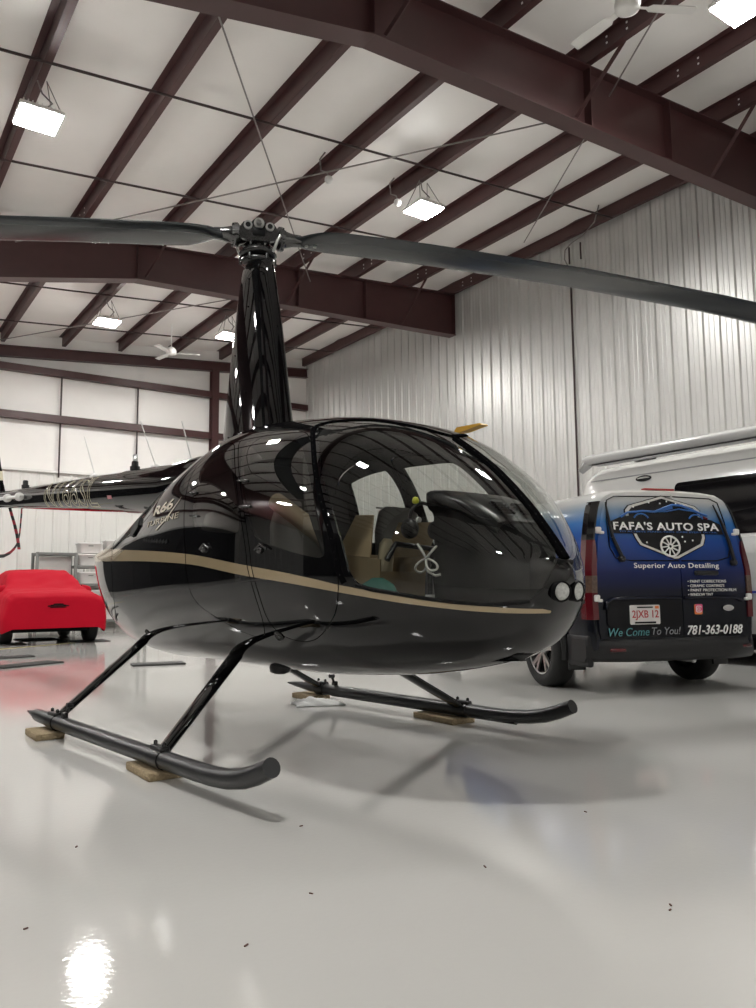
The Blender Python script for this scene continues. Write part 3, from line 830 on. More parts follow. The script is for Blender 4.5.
# lettering on the near cowl
def on_side(s_, z_, off): return (s_, -(side_l(s_, z_) + .003 + off), z_)
mb = MB()
add_text(mb, 'R66', lambda u, v, w: on_side(-.27 + .36 * u, 1.352 + .066 * v + .02 * u, w * .02), bold=.03, extr=.05)
mb.build('lettering', M['gold_letter'], heli)['label'] = 'gold R66 lettering'
mb = MB()
add_text(mb, 'TURBINE', lambda u, v, w: on_side(-.36 + .58 * u, 1.285 + .035 * v + .02 * u, w * .02), extr=.05)
mb.build('lettering', M['gold_letter'], heli)['label'] = 'small gold TURBINE lettering'
mb = MB()   # slanted tick through the lettering
q = [(-.14, 1.255), (.04, 1.33), (.20, 1.43), (.208, 1.43), (.06, 1.325), (-.11, 1.255)]
vs = [on_side(s_, z_, .002) for s_, z_ in q] ; mb.add(vs, [tuple(range(len(vs)))]); mb.add([on_side(s_, z_, -.004) for s_, z_ in q], [tuple(reversed(range(len(q))))])
mb.build('logo_stroke', M['gold_letter'], heli)

# mast fairing
def teardrop(sf, sr, hw, z, n=40, bulge=.34):
    c = sf - sr; pts = []
    for k in range(n):
        a = 2 * PI * k / n; u = .5 - .5 * math.cos(a)             # 0 nose .. 1 tail
        t = hw * (1.0 * math.sqrt(max(u, 0)) * (1 - u) ** .75) / (.62)
        pts.append((sf - c * u, t if a <= PI else -t, z))
    return pts
rings = []
for z, sf, sr, hw in ((1.70, .40, -.64, .22), (1.80, .37, -.60, .20), (1.86, .325, -.555, .182), (1.95, .305, -.53, .172), (2.3, .24, -.47, .152), (2.66, .175, -.40, .132), (3.0, .10, -.32, .112), (3.10, .075, -.29, .105), (3.12, .05, -.265, .08)):
    rings.append(teardrop(sf, sr, hw, z))
fa_ = MB().loft(rings, 0, True, True).build('mast_fairing', M['black_paint'], heli)
mb = MB()
for zz_ in (1.93, 2.2, 2.5, 2.8, 3.0):
    k = (zz_ - 1.95) / 1.05
    sf, sr, hw = .305 - .205 * k, -.53 + .21 * k, .172 - .060 * k
    for i in (4, 9, 13, 27, 31, 36):
        p = teardrop(sf, sr, hw + .002, zz_)[i]; mb.lathe([(.006, -.004), (.006, .003), (.001, .005)], p, 'Y', 8)
mb.build('rivet', M['alu_dark'], fa_)
mb = MB(); mb.loft([teardrop(.44, -.70, .25, 1.70), teardrop(.40, -.655, .225, 1.83), teardrop(.335, -.57, .188, 1.875), teardrop(.318, -.545, .178, 1.90)], 0, True, True)
mb.build('fairing_base', M['black_paint'], heli)

# rotor head -----------------------------------------------------------------
MX = -.09; HZ = 3.335
mb = MB(); mb.lathe([(.045, 2.9), (.045, 3.36)], (MX, 0, 0), 'Z', 16); mb.build('rotor_mast', M['alu_dark'], heli)
mb = MB()
mb.lathe([(.05, 3.11), (.105, 3.115), (.118, 3.13), (.118, 3.15), (.095, 3.16), (.085, 3.165)], (MX, 0, 0), 'Z', 24)
mb.lathe([(.08, 3.165), (.118, 3.175), (.132, 3.19), (.12, 3.21), (.10, 3.23), (.07, 3.24)], (MX, 0, 0), 'Z', 24)
for k in range(6):
    a = k * PI / 3; mb.lathe([(.014, 3.12), (.014, 3.165), (.010, 3.17)], (MX + .115 * math.cos(a), .115 * math.sin(a), 0), 'Z', 8)
mb.build('swashplate', M['alu_dark'], heli)

AZ = R(-20.5) - HRZ       # blade azimuth in the helicopter frame
bx = Vector((math.cos(AZ), math.sin(AZ), 0)); by = Vector((-math.sin(AZ), math.cos(AZ), 0)); hub_o = Vector((MX, 0, HZ))
def B(u, v, w): return hub_o + bx * u + by * v + Vector((0, 0, w))
RB = Matrix((bx, by, Vector((0, 0, 1)))).transposed()
mb = MB()
# two side plates of the yoke with three bosses each, joined by hinge bolts
for sv in (-.055, .055):
    poly = [(-.15, -.05), (-.135, .015), (-.105, .06), (-.075, .068), (-.05, .058), (-.035, .085), (0, .10), (.035, .085), (.05, .058), (.075, .068), (.105, .06), (.135, .015), (.15, -.05), (.08, -.065), (-.08, -.065)]
    mb.prism(poly, lambda u, w, t: B(u, t, w), sv - .014, sv + .014)
mb.box(B(0, 0, -.01), (.11, .10, .09), rz=AZ)
hub = mb.build('rotor_hub', M['alu_mid'], heli)
mb = MB(); mb.box(B(0, -.072, -.005), (.085, .012, .05), rz=AZ, bev=.004); mb.box(B(0, .072, -.005), (.085, .012, .05), rz=AZ, bev=.004); mb.build('hub_slot', M['matte_black'], hub)
mb = MB()
for (u, w, r_) in ((-.075, .035, .030), (.075, .035, .030), (0, .055, .036)):
    mb.lathe([(r_, -.085), (r_, .085)], B(u, 0, w), 'Y', 18, 0, rot=RB)
mb.build('hub_bolt', M['alu'], hub)
mb = MB()
for (u, w, r_) in ((-.075, .035, .018), (.075, .035, .018)):
    mb.lathe([(r_, -.088), (r_, .088)], B(u, 0, w), 'Y', 14, 0, rot=RB)
mb.build('bolt_socket', M['matte_black'], hub)
mb = MB()
for sg in (-1, 1):
    mb.lathe([(.012, -.105), (.022, -.10), (.022, -.085), (.001, -.084)], B(0, 0, .055), 'Y', 10, 0, rot=RB)
    pl_ = MB().tube([B(sg * .15, -sg * .115, -.02), B(sg * .12, -sg * .125, -.08), B(sg * .095, -sg * .11, -.155)], .010, 8)
    pl_.build('pitch_link', M['alu'], heli)
mb.build('hub_nut', M['alu'], hub)

def blade(sg, label):
    root = MB()
    # grip: bolted collar ring + tapering cuff
    prof = [(.045, .08), (.056, .095), (.066, .125), (.084, .14), (.084, .165), (.062, .172), (.055, .20), (.045, .24), (.04, .30)]
    root.lathe([(r_, h_) for r_, h_ in prof], B(0, 0, -.012), 'X', 22, 0, rot=RB @ Matrix.Diagonal((sg, 1, 1)))
    for k in range(12):
        a = 2 * PI * k / 12
        root.lathe([(.008, .16), (.008, .176), (.003, .18)], B(0, 0, -.012) + RB @ Vector((0, .073 * math.cos(a), .073 * math.sin(a))), 'X', 6, 0, rot=RB @ Matrix.Diagonal((sg, 1, 1)))
    root.bar(B(sg * .15, -.05, -.03), B(sg * .16, -.13, -.02), .045, .035)
    rows = []
    for r_, ch, th_, off in ((.24, .08, .07, 0), (.30, .12, .064, 0), (.345, .20, .058, .005), (.40, .26, .05, .015), (.47, .305, .044, .025), (.60, .322, .042, .028), (1.2, .325, .040, .028), (2.4, .325, .040, .028), (3.6, .325, .040, .028), (4.7, .325, .040, .03), (5.0, .32, .034, .03), (5.03, .30, .012, .025)):
        droop = -.0148 * r_ ** 2 if sg > 0 else -.045 * r_ - .009 * r_ ** 2
        rows.append((r_, ch, th_, off, droop))
    bm_ = MB(); rings = []
    PITCH_B = R(-2.0 if sg > 0 else 3.0)
    for (r_, ch, th_, off, dr) in rows:
        pts = []
        for k in range(20):
            a = 2 * PI * k / 20; x = math.cos(a); 
            u = (x * .5) * ch + off * (-1); w = th_ * .5 * math.sin(a) * (1.0 + .45 * x) + .004
            # leading edge direction: counter-clockwise seen from above
            le = sg
            vv = (u + .0) * le; ww = w + u * math.tan(PITCH_B)
            pts.append(B(sg * r_, vv, -.012 + ww + dr))
        rings.append(pts)
    bm_.loft(rings, 0, True, True)
    bl = bm_.build('rotor_blade', M['blade'], heli); bl['label'] = label
    root.build('blade_grip', M['alu_mid'], bl)
    mb = MB()
    for r_ in (.34, .40):
        mb.lathe([(.012, -.036), (.012, .036)], B(sg * r_, 0, -.012), 'Z', 8)
    mb.build('root_bolt', M['alu'], bl)
blade(1, 'slate grey main rotor blade sweeping to the right edge'); blade(-1, 'slate grey main rotor blade sweeping to the left edge')

# tail cone and boom --------------------------------------------------------
def boomc(s): return 1.66 + (-1.0 - s) * (.37 / 5.03) if s < -1 else 1.66
def boomr(s): return np.interp(s, [-6.6, -6.03, -2.7, -1.0], [.088, .098, .172, .192])
mb = MB(); rings = []
for s, k in ((-.45, .86), (-.75, 1.02), (-1.2, 1.045), (-1.7, 1.045), (-2.08, 1.045)):
    c_, r_ = boomc(s) + (.02 if s > -1 else 0), boomr(s) * k
    rings.append([(s, r_ * math.cos(a), c_ + r_ * math.sin(a)) for a in np.linspace(0, 2 * PI, 40, endpoint=False)])
mb.loft(rings, 0, True, True); mb.build('tail_cone', M['black_paint'], heli)
mb = MB(); rings = []
for s in np.linspace(-2.0, -6.6, 24):
    c_, r_ = boomc(s), boomr(s); rings.append([(s, r_ * math.cos(a), c_ + r_ * math.sin(a)) for a in np.linspace(0, 2 * PI, 48, endpoint=False)])
mb.loft(rings, 0, True, True); boom = mb.build('tail_boom', M['black_paint'], heli)
def on_boom(s, ang, off): return (s, -(boomr(s) + off) * math.cos(ang), boomc(s) + (boomr(s) + off) * math.sin(ang))
mb = MB()
add_text(mb, 'N166SL', lambda u, v, w: on_boom(-3.92 + 1.46 * u + .06 * (v - .5), R(-52) + R(110) * v, .002 + w * .1), fill=False, bevel=.014, shear=.0)
mb.build('lettering', M['gold_line'], boom)['label'] = 'gold outlined registration N166SL'
mb = MB(); q = [(-2.20, -24), (-2.11, -24), (-2.11, -14), (-2.20, -14)]
mb.add([on_boom(s, R(a), .002) for s, a in q] + [on_boom(s, R(a), -.003) for s, a in q], [(0, 1, 2, 3), (7, 6, 5, 4), (0, 4, 5, 1), (1, 5, 6, 2), (2, 6, 7, 3), (3, 7, 4, 0)])
mb.build('decal', mat('pink_decal', (.5, .18, .2), .4), boom)
# antennas
for (s0, z0, s1, z1) in ((-2.935, 1.975, -3.24, 2.40), (-1.62, 1.90, -1.945, 2.335), (-1.0, 1.865, -1.18, 2.205)):
    mb = MB(); mb.lathe([(.045, -.08), (.045, 0), (.022, .018), (.012, .02)], (s0, 0, z0), 'Z', 14); mb.tube([(s0, 0, z0), (s1, 0, z1)], [.007, .004], 8)
    mb.build('antenna', M['white_plastic'], heli)['label'] = 'thin white whip antenna on the tail boom'
for (s0, z0, h) in ((-2.036, 1.915, .085), (-5.03, 2.065, .10)):
    mb = MB(); mb.lathe([(.04, -.08), (.042, h * .45), (.03, h * .5), (.028, h * .95), (.02, h)], (s0, 0, z0), 'Z', 16); bc = mb.build('beacon', M['matte_black'], heli)
mb = MB(); mb.lathe([(.022, 0), (.022, .06), (.01, .065)], (-2.036, 0, 1.995), 'Z', 14); mb.build('beacon_cap', M['alu'], heli)
# white pin fitting near the tail
mb = MB(); zc = 2.0; yy = -.17
for s0 in (-5.10, -4.66): mb.lathe([(.022, -.022), (.046, -.02), (.046, .02), (.022, .022)], (s0, yy, 1.955 - (s0 + 5.1) * .06), 'X', 16)
mb.tube([(-5.6, yy, 1.985), (-4.6, yy, 1.925)], .018, 10)
mb.build('stabilizer_fitting', M['white_plastic'], heli)
# tail fin (its leading tip reaches into view)
def fin(poly, bands):
    mb = MB(); mb.prism(poly, lambda u, w, t: (u, t, w), -.025, .025); f = mb.build('tail_fin', M['black_paint'], heli)
    return f
f_ = fin([(-5.86, 2.08), (-6.02, 2.28), (-6.07, 2.40), (-6.13, 2.48), (-6.42, 3.0), (-6.62, 3.0), (-6.55, 2.0)], None)
mb = MB(); mb.prism([(-6.01, 2.275), (-6.07, 2.40), (-6.4, 2.50), (-6.4, 2.36)], lambda u, w, t: (u, t, w), -.028, .028); mb.build('gold_band', M['gold_line'], f_)
fin([(-6.1, 1.98), (-6.28, 1.35), (-6.5, 1.35), (-6.55, 1.98)], None)

# landing gear --------------------------------------------------------------
HT = 1.08
for sg, lab, st in ((-1, 'near', ((-.65, -.92), (.80, .46))), (1, 'far', ((-.80, -1.08), (.75, .38)))):
    y = sg * HT; x_off = .06 if sg < 0 else -.06
    xe = .05 if sg < 0 else -.10
    pts = [(-1.22 + x_off, y, .100), (-1.10 + x_off, y, .099), (-.95, y, .096), (-.7, y, .092), (0, y, .09), (1.10, y, .09), (1.26 + xe, y, .093), (1.40 + xe, y, .104), (1.52 + xe, y, .126), (1.62 + xe, y, .158), (1.72 + xe, y, .20)]
    rs = [.006, .022, .04, .043, .043, .043, .043, .043, .043, .042, .040]
    mb = MB(); mb.tube(pts, rs, 16); sk = mb.build('skid', M['skid'], heli); sk['label'] = lab + ' side skid tube'
    mb = MB(); mb.tube([(-.66, y, .076), (1.2, y, .076)], .032, 8); mb.build('wear_shoe', M['matte_black'], sk)
    for sb, stp in st:
        top = Vector((stp, sg * (.36 if stp < 0 else .44), .56 if stp < 0 else .545)); bt = Vector((sb, y, .10)); ax = (bt - top).normalized()
        rings = []
        for k, w in ((0, .15), (.3, .135), (.7, .115), (1, .10)):
            p = top.lerp(bt, k); nrm = ax.cross(Vector((1, 0, 0))).normalized()
            rings.append([p + Vector((1, 0, 0)) * (w / 2 * math.cos(a)) + nrm * (.022 * math.sin(a)) for a in np.linspace(0, 2 * PI, 18, endpoint=False)])
        mb = MB(); mb.loft(rings, 0, True, True); sr = mb.build('strut', M['black_paint'], heli)
        mb = MB(); mb.lathe([(.048, -.055), (.048, .055)], (sb, y, .09), 'X', 14); mb.box((sb, y, .135), (.13, .05, .03), bev=.01); mb.build('strut_clamp', M['satin_black'], sr)
        mb = MB()
        for dx in (-.045, .045): mb.lathe([(.010, .145), (.010, .165), (.004, .17)], (sb + dx, y, 0), 'Z', 8)
        mb.build('clamp_bolt', M['alu_dark'], sr)
    # ground handling wheel post
    xs_ = st[0][0] + .17
    mb = MB(); mb.box((xs_, y, .14), (.05, .03, .05), bev=.008); mb.tube([(xs_, y, .14), (xs_, y - sg * .03, .20)], .010, 8); mb.lathe([(.016, -.02), (.016, .02)], (xs_, y - sg * .03, .205), 'Y', 10)
    mb.build('tow_lug', M['satin_black'], heli)
mb = MB(); mb.lathe([(.03, .425), (.055, .435), (.06, .46), (.05, .52)], (.72, -.34, 0), 'Z', 18); mb.build('drain_cap', M['satin_black'], heli)

# small yellow vane on the far roof edge
mb = MB(); mb.prism([(0, 0), (.03, .04), (.21, .035), (.22, .022), (.08, 0)], lambda u, w, t: (1.27 + u, .52 + t, 1.785 + w * .8), -.03, .03)
mb.tube([(1.30, .52, 1.66), (1.30, .52, 1.80)], .012, 8)
mb.build('vane', M['yellow'], heli)['label'] = 'yellow vane on the far roof edge'

# cabin interior -------------------------------------------------------------
def inset_section(s, k, zlo, zhi, n=9):
    pts = []
    for z in np.linspace(zlo, zhi, n): pts.append((s, -(side_l(s, z) - k), z))
    for z in np.linspace(zhi, zlo, n): pts.append((s, (side_l(s, z) - k), z))
    return pts
mb = MB(); mb.loft([inset_section(.06, .03, .47, 1.80), inset_section(.10, .03, .47, 1.80)], 0, False, True); mb.build('rear_bulkhead', M['liner_dark'], heli)
mb = MB(); rings = []
for s in np.linspace(.1, 2.15, 12): rings.append(inset_section(s, .035, .56, .60, 2))
mb.loft(rings, 0, False, True); mb.build('cabin_floor', M['liner_dark'], heli)
def seat(s, l, label, m):
    r = MB(); y = -l
    r.box((s + .22, y, .70), (.46, .44, .20), bev=.04); st_ = r.build('seat', m, heli); st_['label'] = label
    mb = MB(); rings = []
    for z, dx, w, t in ((.76, 0, .42, .09), (1.0, -.035, .43, .10), (1.22, -.07, .40, .09), (1.34, -.09, .30, .07), (1.37, -.095, .2, .04)):
        rings.append([(s + dx + t / 2 * math.cos(a), y + w / 2 * math.copysign(abs(math.sin(a)) ** .6, math.sin(a)), z) for a in np.linspace(0, 2 * PI, 20, endpoint=False)])
    mb.loft(rings, 0, True, True); mb.build('backrest', m, st_)
seat(.22, .34, 'near rear seat', M['grey_leather']); seat(.22, -.34, 'far rear seat', M['grey_leather'])
seat(1.02, .36, 'near front seat', M['grey_leather']); seat(1.02, -.36, 'far front seat', M['grey_leather'])
# instrument console with glareshield
mb = MB(); rings = []
for s, hw, zt, zb in ((1.86, .25, 1.30, .60), (1.86, .265, 1.315, .60), (2.00, .265, 1.29, .62), (2.12, .23, 1.21, .66), (2.21, .17, 1.12, .70), (2.27, .10, 1.03, .76)):
    ring = [(s, -hw * .9, zb), (s, -hw, zb + .1), (s, -hw, zt - .09), (s, -hw * .93, zt - .03), (s, -hw * .75, zt), (s, 0, zt + .012), (s, hw * .75, zt), (s, hw * .93, zt - .03), (s, hw, zt - .09), (s, hw, zb + .1), (s, hw * .9, zb)]
    rings.append(ring)
mb.loft(rings, 0, True, True); con = mb.build('instrument_console', M['matte_black'], heli)
mb = MB(); rings = []
for s, hw, zt in ((1.83, .275, 1.315), (1.83, .285, 1.345), (1.90, .285, 1.335), (2.03, .265, 1.288), (2.13, .22, 1.215), (2.17, .19, 1.18)):
    rings.append([(s, hw * math.copysign(abs(math.cos(a)) ** .45, math.cos(a)), zt - .045 + .045 * math.copysign(abs(math.sin(a)) ** .6, math.sin(a))) for a in np.linspace(0, 2 * PI, 26, endpoint=False)])
mb.loft(rings, 0, True, True); mb.build('glareshield', M['satin_black'], con)
mb = MB()
for k in range(5):
    for yy in (-.075, .075): mb.box((2.07 + .018 * k, yy, 1.268 - .012 * k), (.008, .09, .012), ry=R(30))
mb.build('defrost_vent', M['black_print'], con)
# cyclic stick and pedals
mb = MB(); mb.tube([(1.55, 0, .60), (1.56, 0, .95), (1.58, .05, 1.08), (1.58, -.25, 1.10), (1.57, -.30, 1.02)], .014, 8); mb.build('cyclic_stick', M['satin_black'], heli)

# ------------------------------------------------------------------ loose things in the cabin (world objects)
def HW(s, l, z):
    c_, s_ = math.cos(HRZ), math.sin(HRZ); x, y = s, -l
    return Vector((HO[0] + x * c_ - y * s_, HO[1] + x * s_ + y * c_, z))
def cabin_thing(name, label, cat, s, l, z, rz=0.0): return thing(name, label, cat, HW(s, l, z), HRZ + rz)
t = cabin_thing('cardboard_box', 'open brown cardboard box with raised flaps on the front seat, seen through the windshield', 'box', 1.30, .10, .81)
def flap(pts, name):
    mb = MB(); n = Vector(pts[1]) - Vector(pts[0]); m2 = Vector(pts[2]) - Vector(pts[1]); nn = n.cross(m2).normalized() * .004
    a_ = [Vector(p) + nn for p in pts]; b2 = [Vector(p) - nn for p in pts]; k = len(pts)
    mb.loft([a_, b2], 0, False, True); mb.build(name, M['card'], t)
flap([(-.16, -.15, 0), (.16, -.15, 0), (.16, .15, 0), (-.16, .15, 0)], 'base')
flap([(-.16, -.15, 0), (.16, -.15, 0), (.18, -.16, .22), (-.17, -.16, .26)], 'side'); flap([(-.16, .15, 0), (.16, .15, 0), (.17, .16, .24), (-.17, .16, .24)], 'side')
flap([(-.16, -.15, 0), (-.16, .15, 0), (-.18, .16, .26), (-.18, -.16, .26)], 'side'); flap([(.16, -.15, 0), (.16, .15, 0), (.17, .15, .16), (.17, -.15, .16)], 'side')
flap([(-.17, -.16, .26), (.10, -.16, .23), (.06, -.10, .45), (-.08, -.10, .46)], 'flap'); flap([(-.17, .16, .24), (.17, .16, .24), (.20, .24, .42), (-.12, .24, .44)], 'flap')
t = cabin_thing('foam_roll', 'tan padded roll standing in the open cardboard box', 'roll', 1.36, .14, .83)
mb = MB(); mb.tube([(0, 0, 0), (.01, .0, .14), (.03, 0, .28), (.035, 0, .31)], [.04, .042, .04, .02], 14); mb.build('roll', M['foam'], t)
t = cabin_thing('padded_tube', 'long tan padded tube leaning across the near front door window', 'tube', 1.24, .56, 1.20)
mb = MB(); mb.tube([(-.25, 0, .15), (-.235, 0, .14), (.19, .02, -.09), (.21, .02, -.10)], [.025, .046, .046, .025], 16); mb.build('tube', M['tan'], t)
t = cabin_thing('headset', 'black headset hanging beside the instrument console', 'headset', 1.66, .14, 1.19)
mb = MB(); mb.tube([(0, .09 * math.cos(a), .09 * math.sin(a) + .02) for a in np.linspace(0, PI, 14)], .009, 8); mb.build('headband', M['satin_black'], t)
for sg in (-1, 1):
    mb = MB(); mb.lathe([(.02, -.02), (.045, -.018), (.05, 0), (.045, .018), (.02, .02)], (0, .09 * sg, -.02), 'Y', 16); mb.build('ear_cup', M['satin_black'], t)
    mb = MB(); mb.lathe([(.014, -.006), (.014, .006)], (.047, .075 * sg, .02), 'X', 8); mb.build('badge', M['white_plastic'], t)
mb = MB(); mb.lathe([(.001, -.02), (.016, -.012), (.018, 0), (.012, .014), (.001, .018)], (0, -.05, .12), 'Z', 10); mb.build('knob', mat('yellow_green_knob', (.6, .62, .05), .4), t)
t = cabin_thing('cable_bundle', 'bundle of white cord tied in loops hanging on the console', 'cable', 1.84, .30, 1.02)
mb = MB()
for k in range(4):
    a0 = R(35 + 95 * k); pts = []
    for q in np.linspace(0, 1, 14):
        r_ = .085 * math.sin(PI * q); a = a0 + .45 * (q - .5) * 2
        pts.append((r_ * math.cos(a) * .9, -.02 * math.sin(PI * q * 2), r_ * math.sin(a)))
    mb.tube(pts, .0055, 6)
mb.tube([(0, 0, 0), (.02, -.01, -.06), (.07, -.01, -.08), (.09, 0, -.075)], .0055, 6); mb.build('cord', M['cord_white'], t)
t = cabin_thing('tool_bag', 'dark green cloth bag on the cabin floor behind the bow', 'bag', 1.64, .42, .605)
mb = MB(); mb.loft([[(.14 * k * math.cos(a), .11 * k * math.sin(a), z) for a in np.linspace(0, 2 * PI, 16, endpoint=False)] for z, k in ((0, .8), (.08, 1.05), (.2, 1.0), (.3, .6), (.33, .2))], 0, True, True); mb.build('bag', M['green_cloth'], t)
t = cabin_thing('red_canister', 'small red can on the cabin floor in front of the console', 'can', 1.76, .20, .605)
mb = MB(); mb.lathe([(.04, 0), (.045, .02), (.045, .16), (.03, .19), (.02, .22)]); mb.build('can', M['red_thing'], t)
mb = MB(); mb.lathe([(.022, .22), (.022, .25)]); mb.build('cap', M['white_plastic'], t)

# ------------------------------------------------------------------ blocks, strap, rag, mats
def on_floor_block(s, l, rz, label, z=.0, sx=.36, sy=.14):
    c = HW(s, l, 0)
    mb = MB(); mb.box((0, 0, .0195), (sx, sy, .039), bev=.008)
    o = mb.build('carpet_block', M['carpet']); o.location = (c.x, c.y, 0); o.rotation_euler = (0, 0, rz)
    return tag(o, label, 'block', 'carpeted blocks under the skids')
on_floor_block(-.70, 1.12, HRZ + R(84), 'carpeted wood block under the rear end of the near skid', sx=.17, sy=.30)
on_floor_block(.70, 1.06, HRZ + R(84), 'carpeted wood block under the near skid by its front strut', sx=.17, sy=.34)
on_floor_block(-.95, -1.08, HRZ + R(88), 'carpeted wood block under the rear end of the far skid', sx=.18, sy=.30)
on_floor_block(.56, -1.09, HRZ + R(84), 'carpeted wood block under the far skid by its front strut', sx=.20, sy=.42)

mb = MB()
pts = [(-5.13, 1.865), (-5.135, 1.78), (-5.15, 1.68), (-5.17, 1.57), (-5.22, 1.46), (-5.34, 1.40), (-5.5, 1.355), (-5.75, 1.325), (-5.98, 1.33), (-6.15, 1.42), (-6.25, 1.6), (-6.3, 1.9)]
P3 = [HW(s, 0, z) for s, z in pts]
o0 = HW(-5.2, 0, 1.4)
mb.tube([p - o0 for p in P3], .022, 10, flat=.35)
P4 = [HW(s, 0, z) - o0 for s, z in ((-5.60, 1.90), (-5.5, 1.80), (-5.38, 1.68), (-5.27, 1.55), (-5.2, 1.44), (-5.17, 1.38))]
mb.tube(P4, .018, 10, flat=.35)
o = mb.build('tie_strap', M['strap']); o.location = o0
tag(o, 'red and black webbing strap hanging in a loop below the tail boom', 'strap')

mb = MB(); c = HW(-.62, -1.02, 0); vs = []; fs = []
nx_, ny_ = 22, 14
for j in range(ny_):
    for i in range(nx_):
        u, v = i / (nx_ - 1) - .5, j / (ny_ - 1) - .5
        k = 1 - .25 * abs(math.sin(3 * u + 2 * v))
        x, y = u * .46 * k, v * .28 * k
        edge = min(1, (0.5 - max(abs(u), abs(v))) * 8)
        z = .006 + edge * (.022 * abs(math.sin(9 * u + 4 * v)) + .03 * math.exp(-((u + .1) ** 2 + v ** 2) * 30) + .012 * abs(math.sin(15 * v - 6 * u)))
        vs.append((x, y, z))
for j in range(ny_ - 1):
    for i in range(nx_ - 1): fs.append((j * nx_ + i, j * nx_ + i + 1, (j + 1) * nx_ + i + 1, (j + 1) * nx_ + i))
mb.add(vs, fs, 0, True); n = len(vs)
mb.add([(x, y, .001) for x, y, z in vs], [tuple(reversed(f)) for f in fs], 0)
o = mb.build('rag', M['rag']); c2 = HW(-.47, -1.25, 0); o.location = (3.16, 5.42, 0); o.rotation_euler = (0, 0, R(-20))
tag(o, 'crumpled white rag on the floor beside the far skid', 'rag')

def floor_mat(x, y, sx, sy, rz, label, m='mat_rubber', h=.02):
    mb = MB(); mb.box((0, 0, h / 2), (sx, sy, h), bev=.006)
    for k in range(int(sx / .06)): mb.box((-sx / 2 + .04 + .06 * k, 0, h), (.018, sy * .9, .006))
    o = mb.build('floor_mat', M[m]); o.location = (x, y, 0); o.rotation_euler = (0, 0, rz)
    return tag(o, label, 'mat')
floor_mat(1.75, 11.85, 1.2, .32, R(4), 'dark ribbed rubber mat on the floor before the red covered car, farther of two')
floor_mat(2.02, 10.50, .86, .30, R(28), 'dark ribbed rubber mat on the floor, nearer one and shorter')
floor_mat(3.32, 9.55, .62, .30, R(-12), 'small dark mat on the floor seen behind the helicopter rear strut')
mb = MB(); mb.bar((.4, 12.6, .001), (3.55, 14.62, .001), .10, .004)
o = mb.build('trim_99', M['yellow_line']); tag(o, 'faded yellow floor line in front of the red covered car', 'floor line', None, 'structure')

# ------------------------------------------------------------------ wheels
def wheel(parent, x, y, r, w, side, rim='spoke', rimmat='alu_dark'):
    """axle along local x; side = +1/-1 outer face direction"""
    o = Vector((x, y, r)); RS = Matrix.Diagonal((side, 1, 1))
    mb = MB()
    mb.lathe([(r * .66, -w / 2), (r * .90, -w / 2), (r * .97, -w * .42), (r, -w * .3), (r, w * .3), (r * .97, w * .42), (r * .90, w / 2), (r * .68, w / 2), (r * .66, w * .42), (r * .66, -w * .4), (r * .66, -w / 2)], o, 'X', 40, 0, rot=RS, caps=False)
    ty = mb.build('tyre', M['tyre'], parent)
    mb = MB()
    mb.lathe([(r * .67, w * .46), (r * .655, w * .48), (r * .63, w * .44)], o, 'X', 36, 1, rot=RS, caps=False)
    mb.lathe([(r * .63, w * .44), (r * .62, w * .42), (r * .60, w * .1), (r * .60, -w * .3), (r * .3, -w * .32), (.002, -w * .32)], o, 'X', 36, 0, rot=RS, caps=False)
    mb.lathe([(r * .16, w * .2), (r * .17, w * .36), (r * .10, w * .40), (.002, w * .40)], o, 'X', 18, 1, rot=RS)
    for k in range(5):
        a = 2 * PI * k / 5 + .3
        for da in (-.20, .20):
            p0 = o + Vector((side * w * .34, r * .13 * math.cos(a), r * .13 * math.sin(a))); p1 = o + Vector((side * w * .40, r * .62 * math.cos(a + da), r * .62 * math.sin(a + da)))
            mb.bar(p0, p1, .035, .02, 1, up=(1, 0, 0))
    mb.build('rim', [M['satin_black'], M[rimmat]], ty)
    return ty

# ------------------------------------------------------------------ work van (local: x right, y forward, z up; origin between the rear wheels)
van = thing('van', 'detailing van with blue fading wrap and white lettering, right of the helicopter', 'van', (6.15, 4.89, 0), R(-18.4))
VP = [(.30, .755), (.36, .79), (.55, .815), (.85, .822), (1.05, .815), (1.30, .775), (1.50, .725), (1.60, .690), (1.66, .64), (1.705, .56), (1.725, .40), (1.735, .18)]   # z, half width
def vanrear(z): return -.795 + max(0, z - .95) ** 1.4 * .14
def van_section(y, kw=1.0, ztop=1.735, zlow=.30):
    right = []
    for z, w in VP:
        zz = zlow + (z - .30) * (ztop - zlow) / (1.735 - .30)
        ww = w * kw
        right.append((ww, zz))
    return right
mb = MB(); rings = []
for y, kw, zt, zl in ((-.795, .955, 1.705, .34), (-.775, .985, 1.722, .31), (-.70, 1.0, 1.735, .30), (0, 1.0, 1.74, .30), (1.2, 1.0, 1.745, .28), (2.0, 1.0, 1.71, .28), (2.35, .99, 1.50, .28), (2.75, .98, 1.16, .28), (3.2, .955, 1.06, .28), (3.42, .86, .95, .28), (3.5, .70, .85, .32)):
    sec = van_section(y, kw, zt, zl); ring = []
    for w, z in sec: ring.append((w, y + (max(0, z - .95) ** 1.4 * .14 if y < -.6 else 0), z))
    for w, z in reversed(sec): ring.append((-w, y + (max(0, z - .95) ** 1.4 * .14 if y < -.6 else 0), z))
    rings.append(ring)
mb.loft(rings, 0, True, True); mb.build('body', M['wrap'], van)
def onrear(x, z, off=0.0): return (x, vanrear(z) - .004 - off, z)
